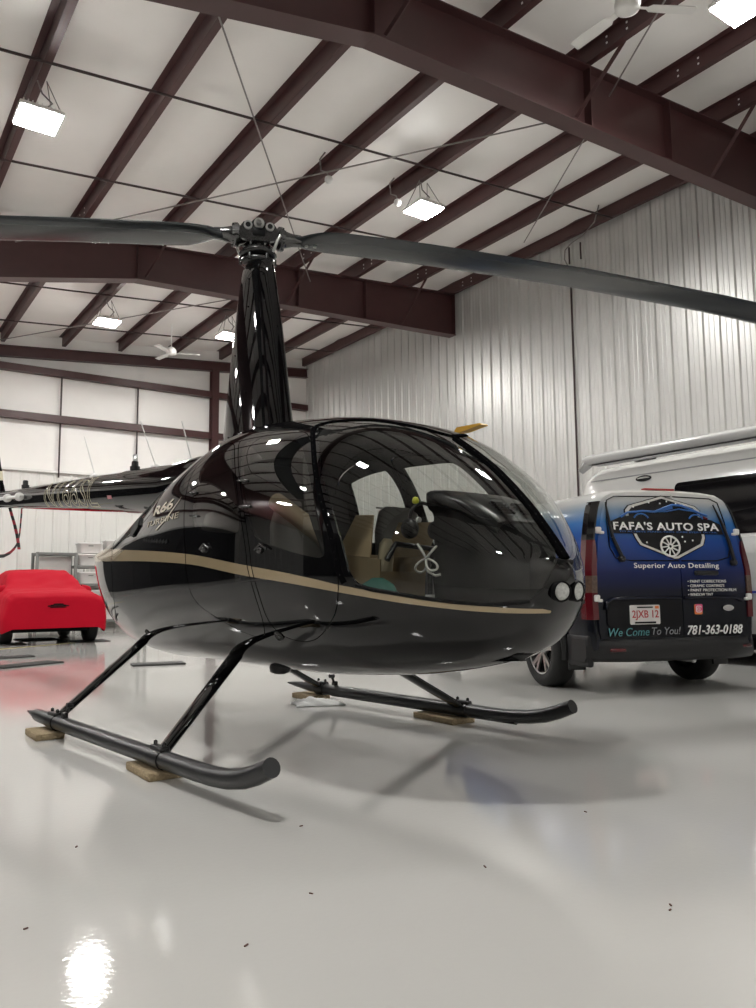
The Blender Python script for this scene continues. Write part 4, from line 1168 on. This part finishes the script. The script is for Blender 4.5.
def rpanel(poly, name, m, parent, off0, off1, bevel=True):
    mb = MB()
    n = 4
    fine = []
    for i in range(len(poly)):
        a_, b2 = poly[i], poly[(i + 1) % len(poly)]
        for k in range(n): fine.append((a_[0] + (b2[0] - a_[0]) * k / n, a_[1] + (b2[1] - a_[1]) * k / n))
    mb.prism(fine, lambda u, w, t: onrear(u, w, t), off0, off1)
    return mb.build(name, m, parent)
def grid_panel(x0f, x1f, z0, z1, name, m, parent, off, nx=14, nz=26, rad=.05):
    """smooth panel following the rake of the rear face"""
    mb = MB(); vs = []; fs = []
    for i in range(nz + 1):
        z = z0 + (z1 - z0) * i / nz; a_, b2 = x0f(z), x1f(z)
        for j in range(nx + 1):
            x = a_ + (b2 - a_) * j / nx
            vs.append(onrear(x, z, off - .05 * (x / .8) ** 4 * .35))
    for i in range(nz):
        for j in range(nx): fs.append((i * (nx + 1) + j, i * (nx + 1) + j + 1, (i + 1) * (nx + 1) + j + 1, (i + 1) * (nx + 1) + j))
    mb.add(vs, fs, 0, True); N = len(vs)
    mb.add([(p[0], p[1] + .02, p[2]) for p in vs], [tuple(reversed(f)) for f in fs], 0, True)
    bd = [j for j in range(nx + 1)] + [i * (nx + 1) + nx for i in range(1, nz + 1)] + [nz * (nx + 1) + j for j in range(nx - 1, -1, -1)] + [i * (nx + 1) for i in range(nz - 1, 0, -1)]
    mb.add([vs[k] for k in bd] + [(vs[k][0], vs[k][1] + .02, vs[k][2]) for k in bd], [(i, (i + 1) % len(bd), len(bd) + (i + 1) % len(bd), len(bd) + i) for i in range(len(bd))])
    return mb.build(name, m, parent)
def vw(z):
    return float(np.interp(z, [p[0] for p in VP], [p[1] for p in VP]))
ldoor = grid_panel(lambda z: -(vw(z) - .085), lambda z: .068, .46, 1.685, 'rear_door', M['wrap'], van, .010); ldoor['label'] = 'wider left rear door with the number plate'
rdoor = grid_panel(lambda z: .076, lambda z: (vw(z) - .085), .46, 1.685, 'rear_door', M['wrap'], van, .010); rdoor['label'] = 'narrower right rear door'
# window recess outlines and wipers
def tubeline(pts, r_, name, m, parent, off=.016, n=6):
    mb = MB(); mb.tube([onrear(x, z, off) for x, z in pts], r_, n); return mb.build(name, m, parent)
tubeline([(.06, 1.665), (-.50, 1.655), (-.575, 1.62), (-.60, 1.45), (-.60, 1.22), (-.55, 1.125), (-.40, 1.105), (.06, 1.105)], .005, 'window_seal', M['black_print'], ldoor, .012)
tubeline([(.085, 1.665), (.46, 1.655), (.54, 1.62), (.58, 1.45), (.60, 1.22), (.57, 1.135), (.45, 1.105), (.085, 1.105)], .005, 'window_seal', M['black_print'], rdoor, .012)
for (pts, par) in (([(-.60, 1.60), (-.585, 1.40), (-.572, 1.30)], ldoor), ([(.475, 1.60), (.545, 1.42), (.585, 1.27)], rdoor)):
    mb = MB(); mb.tube([onrear(x, z, .03) for x, z in pts], [.006, .014, .016], 8); x, z = pts[-1]
    sx = -1 if x < 0 else 1
    mb.tube([onrear(x, z, .03), onrear(x + .07 * (1 if sx < 0 else .35), z - .17, .035)], .016, 8)
    mb.lathe([(.028, -.03), (.028, .02), (.015, .03)], onrear(x + .07 * (1 if sx < 0 else .35), z - .18, .02), 'Y', 12, 0, rot=Matrix.Diagonal((1, -1, 1)))
    mb.build('wiper', M['satin_black'], par)
# hinges
for z in (1.36, .795):
    for sg in (-1, 1):
        mb = MB(); x = sg * (vw(z) - .07); mb.box(onrear(x, z, .012), (.05, .035, .055), bev=.012); mb.box(onrear(x - sg * .03, z - .02, .014), (.04, .025, .025), bev=.008); mb.build('hinge', M['white_plastic'], van)
# lower black pressed panel with grip ledge
def rrect(x0, x1, z0, z1, r_, n=5):
    pts = []
    for (cx, cz, a0) in ((x1 - r_, z1 - r_, 0), (x0 + r_, z1 - r_, 90), (x0 + r_, z0 + r_, 180), (x1 - r_, z0 + r_, 270)):
        for k in range(n + 1): a = R(a0 + 90 * k / n); pts.append((cx + r_ * math.cos(a), cz + r_ * math.sin(a)))
    return pts
rpanel(rrect(-.66, .055, .555, .775, .04), 'plate_recess', M['black_print'], ldoor, .008, .016)
tubeline([(-.67, .70), (-.66, .76), (-.61, .79), (-.2, .795), (.05, .79)], .016, 'grip_ledge', M['wrap'], ldoor, .018, 8)
tubeline([(.085, .79), (.4, .795), (.62, .79), (.68, .76)], .014, 'grip_ledge', M['wrap'], rdoor, .018, 8)
mb = MB(); mb.box(onrear(.32, 1.0, .02), (.24, .03, .04), bev=.015); mb.build('handle', M['satin_black'], rdoor)
# oval badge
mb = MB(); el = [(.525 + .055 * math.cos(a), .70 + .026 * math.sin(a)) for a in np.linspace(0, 2 * PI, 28, endpoint=False)]
mb.prism(el, lambda u, w, t: onrear(u, w, t), .010, .022, 0); el2 = [(.525 + .045 * math.cos(a), .70 + .019 * math.sin(a)) for a in np.linspace(0, 2 * PI, 28, endpoint=False)]
mb.prism(el2, lambda u, w, t: onrear(u, w, t), .012, .025, 1)
mb.build('badge', [M['chrome'], M['rv_grey']], rdoor)['label'] = 'small oval chrome badge'
# number plate
pl = rpanel(rrect(-.452, -.165, .575, .735, .012), 'number_plate', M['plate_white'], ldoor, .016, .024)
tw = lambda x0, x1, z0, z1, off: (lambda u, v, w: onrear(x0 + (x1 - x0) * u, z0 + (z1 - z0) * v, off + w * .02))
mb = MB(); add_text(mb, '2JXB 12', tw(-.435, -.18, .61, .692, .026), bold=.01, extr=.05); mb.build('lettering', M['plate_red'], pl)['label'] = 'red plate number 2JXB 12'
mb = MB(); mb.box(onrear(-.31, .716, .026), (.15, .004, .010)); mb.box(onrear(-.31, .590, .026), (.20, .004, .014)); mb.build('plate_band', M['black_print'], pl)
mb = MB(); mb.box(onrear(-.195, .715, .026), (.035, .004, .022)); mb.build('plate_sticker', M['orange'], pl)
# shield logo -----------------------------------------------------------------
HEX = [(-.035, 1.672), (.30, 1.585), (.345, 1.545), (.345, 1.46), (.36, 1.30), (.33, 1.235), (.06, 1.118), (.02, 1.115), (-.31, 1.235), (-.345, 1.29), (-.42, 1.47), (-.42, 1.54), (-.38, 1.58)]
def scale(poly, k, cx=-.035, cz=1.395): return [(cx + (x - cx) * k, cz + (z - cz) * k) for x, z in poly]
rpanel(HEX, 'shield', M['black_print'], ldoor, .008, .015); rpanel(scale(HEX, .975), 'shield_border', M['silver_edge'], ldoor, .008, .018)
rpanel(scale(HEX, .90), 'shield_field', M['black_print'], ldoor, .008, .021)
band = [(-.575, 1.335), (-.575, 1.435), (-.47, 1.475), (-.30, 1.50), (.28, 1.49), (.44, 1.46), (.52, 1.425), (.545, 1.335)]
rpanel(band, 'name_band', M['black_print'], ldoor, .008, .024)
# sports car outline
tubeline([(-.47, 1.475), (-.40, 1.515), (-.25, 1.53), (-.12, 1.525), (-.02, 1.565), (.06, 1.59), (.15, 1.585), (.25, 1.55), (.34, 1.515), (.40, 1.50)], .010, 'car_outline', M['blue_print'], ldoor, .026)
tubeline([(-.10, 1.527), (0, 1.532), (.12, 1.555), (.20, 1.545), (.28, 1.535)], .006, 'car_outline', M['blue_print'], ldoor, .026)
for cx in (-.27, .28):
    tubeline([(cx + .075 * math.cos(a), 1.447 + .06 * math.sin(a)) for a in np.linspace(.4, PI - .4, 10)], .007, 'car_outline', M['blue_print'], ldoor, .027)
mb = MB(); mb.box(onrear(.375, 1.478, .028), (.05, .006, .016), ry=R(20)); mb.build('tail_lamp_print', M['red_lens'], rdoor)
rpanel([(-.13, 1.535), (-.02, 1.572), (.06, 1.592), (.06, 1.555), (-.04, 1.535)], 'car_glass', M['blue_print'], ldoor, .02, .025)
for i, (x, z) in enumerate(((-.33, 1.565), (-.17, 1.605), (-.06, 1.60), (.01, 1.62), (.10, 1.60), (.18, 1.585), (-.24, 1.26), (.22, 1.28), (.14, 1.27), (.12, 1.31))):
    mb = MB(); mb.lathe([(.009, 0), (.006, .003), (.001, .004)], onrear(x, z, .021), 'Y', 8, 0, rot=Matrix.Diagonal((1, -1, 1))); mb.build('star', M['white_print'], ldoor)
# wheel emblem
mb = MB(); wc = (-.015, 1.228)
def wpt(a, r_, off): return onrear(wc[0] + .092 * r_ * math.cos(a) + .0, wc[1] + .086 * r_ * math.sin(a), off)
mb.tube([wpt(a, 1, .024) for a in np.linspace(0, 2 * PI, 30)], .009, 6)
mb.tube([wpt(a, .22, .025) for a in np.linspace(0, 2 * PI, 14)], .007, 6)
for k in range(10):
    a = 2 * PI * k / 10
    mb.tube([wpt(a, .22, .025), wpt(a + .12, .95, .025)], .0065, 5)
mb.build('wheel_emblem', M['white_print'], ldoor)
# lettering
def letter(s, x0, x1, z0, z1, m, par, off=.027, label=None, **kw):
    mb = MB(); add_text(mb, s, tw(x0, x1, z0, z1, off), extr=.05, **kw); o = mb.build('lettering', M[m], par)
    o['label'] = label or ('lettering reading ' + s); return o
letter("FAFA'S AUTO SPA", -.55, .50, 1.365, 1.435, 'white_print', ldoor, bold=.022, space=1.08)
letter("TO ACHIEVE PERFECTION, CARE EVERY DETAIL", -.50, .48, 1.343, 1.358, 'blue_print', ldoor, label='small blue tag line under the name')
letter("Superior Auto Detailing", -.385, .46, 1.03, 1.086, 'white_print', ldoor, off=.014, bold=.008, space=1.08)
for i, s in enumerate(("PAINT CORRECTIONS", "CERAMIC COATING'S", "PAINT PROTECTION FILM", "WINDOW TINT")):
    z = .925 - .0375 * i; x1 = (.52, .50, .62, .38)[i]
    letter("\u2022 " + s, .13, x1, z - .008, z + .016, 'white_print', rdoor, off=.014, bold=.0)
letter("781-363-0188", .10, .665, .478, .558, 'white_print', rdoor, off=.016, bold=.02, shear=.25)
letter("We Come", -.655, -.27, .482, .548, 'teal_print', ldoor, off=.016, shear=.22)
letter("To You!", -.245, .035, .486, .548, 'grey_print', ldoor, off=.016, shear=.22)
# picture app icon
ic = rpanel(rrect(.185, .262, .648, .735, .014), 'icon', M['orange'], rdoor, .010, .017)
rpanel(rrect(.192, .262, .665, .735, .014), 'icon_top', M['pink'], ic, .010, .019)
tubeline(rrect(.200, .247, .668, .718, .012) + [(.247, .68)], .004, 'camera_glyph', M['white_print'], ic, .020)
tubeline([(.2235 + .012 * math.cos(a), .693 + .012 * math.sin(a)) for a in np.linspace(0, 2 * PI, 14)], .003, 'camera_glyph', M['white_print'], ic, .020)
# tail lamps
for sg in (-1, 1):
    def lamp(z0, z1, win, wout, name, m, off=.014):
        mb = MB(); rings = []
        for z in np.linspace(z0, z1, 8):
            w = vw(z); x0 = sg * (w - win(z)); x1 = sg * (w - .004)
            y0 = vanrear(z)
            rings.append([(x0, y0 - off, z), (sg * (w - .03), y0 - off, z), (x1 + sg * .006, y0 + .04, z), (x1 + sg * .007, y0 + .12, z), (x1 - sg * .03, y0 + .12, z), (x0, y0 + .05, z)])
        mb.loft(rings, 0, False, True); return mb.build(name, M[m], van)
    wf = lambda z: float(np.interp(z, [.60, 1.1, 1.25, 1.3], [.082, .078, .058, .045]))
    lamp(.98, 1.28, wf, 0, 'tail_lamp', 'red_lens'); lamp(.84, .98, wf, 0, 'tail_lamp_reverse', 'smoke_lens'); lamp(.62, .84, wf, 0, 'tail_lamp', 'red_lens')
    lamp(1.28, 1.61, lambda z: .045, 0, 'pillar_trim', 'dark_glass')
# bumper
mb = MB(); rings = []
for x in np.linspace(-.83, .83, 21):
    e = (abs(x) / .83); yb_ = -.90 + .13 * max(0, e - .55) ** 1.5 * 4; k = 1 - .0 * e
    rings.append([(x, yb_ + .12, .27), (x, yb_ + .03, .275), (x, yb_, .31), (x, yb_, .40), (x, yb_ + .01, .445), (x, yb_ + .05, .46), (x, yb_ + .22, .46), (x, yb_ + .22, .27)])
mb.loft(rings, 0, True, True); bmp = mb.build('bumper', M['plastic_grey'], van)
for sg in (-1, 1):
    mb = MB(); mb.box((sg * .62 - (0.0 if sg < 0 else -.06), -.885 + (.06 if sg > 0 else .0), .375), (.13, .03, .028), bev=.008, rz=R(12 * sg)); mb.build('reflector', M['red_lens'], bmp)
    # side cladding and mud flap behind the wheel
    mb = MB(); mb.box((sg * .79, -.58, .36 if sg < 0 else .42), (.05, .36, .26 if sg < 0 else .14), bev=.02); mb.build('side_cladding', M['plastic_grey'], van)
    mb = MB(); mb.box((sg * .73, -.42, .25), (.16, .03, .14), bev=.01); mb.build('mud_flap', M['satin_black'], van)
mb = MB(); mb.box((0, 0, .33), (1.4, 1.5, .12), bev=.03); mb.box((0, 0, .30), (1.4, .1, .1)); mb.box((0, 1.8, .33), (1.3, 2.4, .1), bev=.03); mb.build('underbody', M['matte_black'], van)
mb = MB(); mb.tube([(.10, -.3, .27), (.15, -.72, .27), (.17, -.80, .265)], .024, 10); mb.build('exhaust_pipe', M['chrome'], van)
for (x, y) in ((-.76, 0), (.76, 0), (-.76, 2.65), (.76, 2.65)):
    wheel(van, x, y, .325, .21, math.copysign(1, x), rimmat='alu')
for sg in (-1, 1):       # wheel arches
    for y in (0, 2.65):
        mb = MB(); mb.tube([(sg * .822, y + .39 * math.cos(a), .325 + .39 * math.sin(a)) for a in np.linspace(-.15, PI + .15, 22)], .03, 8); mb.build('wheel_arch', M['plastic_grey'], van)
    # side window with white frame at the rear quarter
    w0 = vw(1.45)
    mb = MB(); mb.prism(rrect(.25, 1.0, 1.28, 1.60, .06), lambda u, v, t: (sg * (vw(v) + .004 + t), u, v), -.02, .006); mb.build('side_window', M['dark_glass'], van)
    mb = MB(); mb.box((sg * .93, 2.05, 1.10), (.16, .10, .22), bev=.04); mb.box((sg * .82, 2.05, 1.02), (.12, .05, .06)); mb.build('mirror', M['wrap'], van)
mb = MB(); mb.bar((-.16, -.655, 1.733), (.14, -.655, 1.733), .05, .014); mb.build('brake_lamp', M['red_thing'], van)
mb = MB(); mb.prism(rrect(-.62, .62, 0, .6, .1), lambda u, v, t: (u * (1 - v * .1), 2.78 - v * .72 + t, 1.16 + v * .86), -.02, .012); mb.build('windshield', M['dark_glass'], van)

# ------------------------------------------------------------------ camper van by the metal wall (local: x away from viewer side, y along the hall)
rv = thing('camper_van', 'tall white camper van parked along the metal wall behind the detailing van', 'camper van', (8.42, 4.0, 0), 0)
CP = [(.36, .0), (.50, -.02), (.95, -.045), (1.25, -.04), (1.50, -.01), (1.85, .03), (2.10, .065), (2.28, .10), (2.42, .16), (2.52, .28), (2.58, .5)]     # z, inset from the side plane
W_RV = 2.02
mb = MB(); rings = []
for y, kin, zt in ((-4.6, .34, 1.0), (-4.5, .12, 1.25), (-3.6, .03, 1.5), (-2.9, 0, 2.3), (-2.2, 0, 2.56), (-1, 0, 2.58), (0, 0, 2.58), (2.6, 0, 2.58), (3.15, .01, 2.56), (3.36, .06, 2.50), (3.50, .16, 2.38), (3.56, .30, 2.22)):
    ring = []
    for z, x in CP:
        zz = .36 + (z - .36) * (zt - .36) / 2.22; sl = 0
        if y > 3.0: sl = max(0, 1.75 - zz) * .16
        ring.append((x + kin, y + sl, zz))
    for z, x in reversed(CP):
        zz = .36 + (z - .36) * (zt - .36) / 2.22; sl = max(0, 1.75 - zz) * .16 if y > 3.0 else 0
        ring.append((W_RV - x - kin, y + sl, zz))
    rings.append(ring)
mb.loft(rings, 0, True, True); mb.build('body', M['rv_white'], rv)
def rvx(z): return float(np.interp(z, [p[0] for p in CP], [p[1] for p in CP]))
def rvpanel(poly, name, m, o0=-.015, o1=.008, parent=None):
    fine = []
    for i in range(len(poly)):
        a_, b2 = poly[i], poly[(i + 1) % len(poly)]
        n = max(1, int(abs(b2[1] - a_[1]) / .1))
        for k in range(n): fine.append((a_[0] + (b2[0] - a_[0]) * k / n, a_[1] + (b2[1] - a_[1]) * k / n))
    mb = MB(); mb.prism(fine, lambda u, v, t: (rvx(v) - t, u, v), o0, o1); return mb.build(name, M[m], parent or rv)
def band_z(y0, y1, z0, z1): return [(y0, z0), (y1, z0), (y1, z1), (y0, z1)]
rvpanel(rrect(-2.6, 1.86, 1.475, 2.155, .06), 'side_window', 'dark_glass')
rvpanel(band_z(-3.0, 3.35, 1.25, 1.44), 'upper_band', 'rv_silver', o1=.006)
rvpanel(band_z(-3.4, 3.45, .84, 1.25), 'lower_panel', 'rv_silver', o1=.004)
rvpanel(band_z(-3.4, 3.45, .36, .80), 'sill_panel', 'rv_grey', o1=.004)
rvpanel(band_z(-3.4, 3.46, .805, .835), 'pinstripe', 'blue_line', o1=.012)
mb = MB(); mb.tube([(rvx(2.33) - .006, -3, 2.33), (rvx(2.33) - .006, 3.2, 2.33)], .008, 6); mb.build('roof_crease', M['rv_grey'], rv)
el = [(2.33 + .115 * math.cos(a), 2.272 + .04 * math.sin(a)) for a in np.linspace(0, 2 * PI, 30, endpoint=False)]
bd = rvpanel(el, 'oval_badge', 'black_print', o1=.016); bd['label'] = 'black and silver oval badge'
el = [(2.33 + .095 * math.cos(a), 2.272 + .022 * math.sin(a)) for a in np.linspace(0, PI, 16)]
rvpanel(el, 'badge_crest', 'silver_edge', o1=.02, parent=bd)
# awning
mb = MB(); rings = []
for y in (-2.9, 3.17, 3.20):
    k = 1 if y < 3.18 else .9
    rings.append([(.02 + .085 * k * math.cos(a), y, 2.615 + .065 * k * math.sin(a)) for a in np.linspace(0, 2 * PI, 22, endpoint=False)])
mb.loft(rings, 0, True, True); aw = mb.build('awning', M['rv_silver'], rv)
mb = MB(); mb.bar((.10, -2.8, 2.548), (.10, 3.1, 2.548), .16, .03); mb.build('awning_bracket', M['satin_black'], aw)
mb = MB(); mb.loft([[(-.06, 3.17, 2.56), (.12, 3.17, 2.54), (.12, 3.17, 2.67), (-.02, 3.17, 2.68)], [(.04, 3.36, 2.50), (.16, 3.38, 2.46), (.16, 3.30, 2.58), (.05, 3.26, 2.62)]], 0, False, True); mb.build('awning_cap', M['rv_grey'], aw)
mb = MB(); mb.lathe([(.15, .0), (.15, .04), (.12, .12), (.06, .17), (.005, .185)], (.5, 2.6, 2.58), 'Z', 24); mb.build('roof_dome', M['dark_glass'], rv)
mb = MB(); mb.box((.75, 1.2, 2.62), (.5, .75, .10), bev=.05); mb.build('roof_vent', M['rv_white'], rv)
mb = MB(); mb.box((.85, .1, 2.63), (.7, 1.0, .14), bev=.07); mb.build('air_conditioner', M['rv_white'], rv)
mb = MB(); mb.box((1.0, 0, .40), (1.7, 6.2, .2), bev=.05); mb.build('chassis', M['matte_black'], rv)
for (x, y) in ((.08, 2.2), (W_RV - .08, 2.2), (.08, -2.6), (W_RV - .08, -2.6)):
    wheel(rv, x, y, .36, .24, -1 if x < 1 else 1, rimmat='alu')

# ------------------------------------------------------------------ covered red car (local: x right, y forward = away, origin between the near wheels)
car = thing('covered_car', 'small car under a fitted red cloth cover, dark tyres showing, left behind the tail', 'car', (3.20, 14.95, 0), R(-2))
prof = [  # y, half width low, half width shoulder, z low, z shoulder, z top, half width top
 (-.72, .70, .62, .27, .70, .74, .50), (-.70, .80, .74, .23, .74, .80, .60), (-.60, .845, .79, .22, .80, .865, .66), (-.2, .86, .80, .22, .84, .905, .68), (.25, .865, .80, .22, .86, .95, .68), (.50, .87, .79, .22, .88, 1.03, .62),
 (.95, .87, .77, .22, .91, 1.25, .56), (1.25, .87, .76, .22, .92, 1.305, .55), (2.0, .87, .76, .22, .92, 1.31, .55), (2.5, .87, .76, .22, .92, 1.25, .54), (3.0, .86, .76, .31, .92, 1.02, .60), (3.3, .80, .72, .34, .84, .90, .58), (3.4, .70, .62, .36, .72, .8, .5)]
ys_ = np.array([p[0] for p in prof]); yy_ = np.concatenate([[-.72, -.71, -.70, -.66], np.linspace(-.6, 3.3, 66), [3.36, 3.4]])
I = lambda k, y: float(np.interp(y, ys_, [p[k] for p in prof]))
mb = MB(); rings = []
for y in yy_:
    wl, wsd, zl, zs, zt, wt = (I(k, y) for k in range(1, 7))
    half = [(wl - .02, zl), (wl, zl + .06), (wl + .015, zl + .22), ((wl + wsd) / 2 + .02, (zl + zs) / 2 + .06), (wsd + .02, zs - .07), (wsd - .02, zs), ((wsd * .6 + wt * .4), zs + (zt - zs) * .18), ((wsd * .35 + wt * .65), zs + (zt - zs) * .5), (wt + .01, zs + (zt - zs) * .85), (wt - .06, zt - .004), (wt * .5, zt + .008), (0, zt + .012)]
    full = half + [(-w, z) for w, z in reversed(half[:-1])]
    # dense resample for folds
    P = np.array(full); L = np.concatenate([[0], np.cumsum(np.linalg.norm(np.diff(P, axis=0), axis=1))]); q = np.linspace(0, L[-1], 90)
    X = np.interp(q, L, P[:, 0]); Z = np.interp(q, L, P[:, 1])
    ring = []
    for k in range(90):
        u = k / 89.0
        f = .019 * math.sin(34 * u + 7 * y + 2 * math.sin(5 * y)) * (1 if .3 < u < .7 and .2 < y < 1.1 else .35)
        f += .007 * math.sin(19 * y + 26 * u) + .010 * math.sin(23 * u + 3 * y) * (1 if y < .1 else 0)
        hem = .025 * math.sin(9 * y + 3) if (k < 3 or k > 86) else 0
        n_ = Vector((X[k], 0, Z[k] - .6)).normalized()
        ring.append((X[k] + n_.x * f, y, Z[k] + n_.z * f + hem))
    rings.append(ring)
mb.loft(rings, 0, True, False, closed=False)
mb.add(rings[0], [tuple(range(90))], 0); mb.add(rings[-1], [tuple(reversed(range(90)))], 0)
mb.build('cover', M['cover_red'], car)
for sg in (-1, 1):
    mb = MB(); mb.lathe([(.10, -.10), (.08, 0), (.05, .06), (.01, .08)], (sg * .76, .55, .93), 'X', 14, 0, rot=Matrix.Diagonal((sg, 1, 1))); mb.build('mirror_bulge', M['cover_red'], car)
mb = MB()
for (x, z, w, h) in ((.02, .655, .34, .016), (.02, .682, .16, .022), (.02, .632, .26, .012), (-.08, .668, .05, .01), (.12, .668, .05, .01)):
    mb.box((x, -.735, z), (w, .012, h), bev=.003)
mb.build('emblem', M['black_print'], car)['label'] = 'small dark winged emblem on the cover'
mb = MB(); mb.box((0, 1.3, .24), (1.3, 3.2, .08), bev=.03); mb.build('underbody', M['matte_black'], car)
for (x, y) in ((-.70, 0), (.70, 0), (-.70, 2.25), (.70, 2.25)): wheel(car, x, y, .30, .19, math.copysign(1, x))
def car_mat(x, y, sx, sy, label):
    c_, s_ = math.cos(R(-2)), math.sin(R(-2))
    floor_mat(3.20 + x * c_ - y * s_, 14.95 + x * s_ + y * c_, sx, sy, R(-2), label, h=.012)
car_mat(.70, .0, .62, .62, 'black mat under the right front tyre of the red covered car')
car_mat(-.70, .0, .62, .62, 'black mat under the left front tyre of the red covered car')
car_mat(0, 1.1, .7, .9, 'black drip mat beneath the middle of the red covered car')

# ------------------------------------------------------------------ storage rack with totes at the back wall
RX, RY = 5.1, 20.25
rk = thing('storage_rack', 'grey steel storage rack against the back wall behind the red car', 'rack', (RX, RY, 0))
for x in (-1.12, -.24, 1.5):
    for y in (-.25, .25):
        mb = MB(); mb.box((x, y, .92), (.07, .05, 1.84), bev=.008); mb.build('post', M['rack'], rk)
for z, x0, x1 in ((.18, -1.12, 1.5), (1.80, -1.12, -.24), (.62, -.24, 1.5), (1.06, -.24, 1.5), (1.50, -.24, 1.5)):
    mb = MB(); mb.box(((x0 + x1) / 2, 0, z), (x1 - x0, .55, .07), bev=.01); mb.build('shelf', M['rack'], rk)
mb = MB(); mb.box((-.68, .05, 1.0), (.80, .05, 1.5), bev=.01); mb.box((-.68, .02, 1.28), (.80, .02, .012)); mb.build('back_panel', M['bin'], rk)
def tote(x, y, z, label, sx=.56, sy=.42, h=.27):
    t = thing('storage_tote', label, 'storage box', (x, y, z), 0, 'white storage totes')
    mb = MB(); rings = []
    for zz, k in ((0, .86), (.012, .88), (h * .85, .97), (h * .86, 1.0), (h * .92, 1.0)):
        rings.append([(sx / 2 * k * math.copysign(abs(math.cos(a)) ** .25, math.cos(a)), sy / 2 * k * math.copysign(abs(math.sin(a)) ** .25, math.sin(a)), zz) for a in np.linspace(0, 2 * PI, 32, endpoint=False)])
    mb.loft(rings, 0, True, True); mb.build('bin', M['bin'], t)
    mb = MB(); mb.box((0, 0, h * .96), (sx * 1.04, sy * 1.06, h * .11), bev=.02); mb.box((0, 0, h * 1.02), (sx * .8, sy * .8, h * .06), bev=.02); mb.build('lid', M['bin'], t)
    mb = MB(); mb.box((0, -sy * .5, h * .72), (.12, .02, .02), bev=.006); mb.build('handle', M['rack'], t)
    return t
tote(RX + .12, RY, 1.537, 'white lidded tote on the top shelf of the rack, lower one of its stack')
tote(RX + .12, RY, 1.537 + .30, 'white lidded tote on the top of the left stack above the rack', h=.25)
tote(RX + .76, RY, 1.537, 'white lidded tote on the top shelf of the rack, right stack bottom', h=.30)
tote(RX + .76, RY, 1.537 + .33, 'white lidded tote stacked highest of all on the rack, right', h=.30)
tote(RX + .14, RY, 1.097, 'white lidded tote on the second shelf of the rack, left one')
tote(RX + .78, RY, 1.097, 'white lidded tote on the second shelf of the rack, right one')
tote(RX + .14, RY, .657, 'white lidded tote on the third shelf of the rack, left one')
tote(RX + .78, RY, .657, 'white lidded tote on the third shelf of the rack, right one')
tote(RX + .70, RY - .05, .217, 'long white lidded tote on the bottom shelf of the rack', sx=1.1, h=.30)

# small flecks of grit on the floor
mb = MB()
for (px, py, a) in ((.47, 2.33, .3), (1.76, 1.97, 1.2), (1.94, 1.42, .2), (1.97, 1.44, 1.0), (1.2, 2.1, 2.0), (.9, 1.9, .5), (2.5, 2.2, 1.4), (.75, 2.95, .9), (1.5, 2.7, .1)):
    L = .005 + .004 * abs(math.sin(px * 9 + py)); mb.bar((px - L * math.cos(a), py - L * math.sin(a), .0022), (px + L * math.cos(a), py + L * math.sin(a), .0022), .004, .003)
o = mb.build('grit', mat('brown_grit', (.10, .04, .03), .8)); tag(o, 'few tiny dark flecks of grit scattered on the near floor', 'grit', None, 'stuff')

# ------------------------------------------------------------------ world and colour management
w = bpy.data.worlds.new('world'); SC.world = w; w.use_nodes = True
w.node_tree.nodes['Background'].inputs[0].default_value = (0.5, 0.5, 0.5, 1); w.node_tree.nodes['Background'].inputs[1].default_value = 0.05
SC.view_settings.view_transform = 'Standard'; SC.view_settings.look = 'None'
SC.view_settings.exposure = 0.0; SC.view_settings.gamma = 1.0; SC.view_settings.use_curve_mapping = False
SC.cycles.use_denoising = True
SC.cycles.max_bounces = 12; SC.cycles.transparent_max_bounces = 24
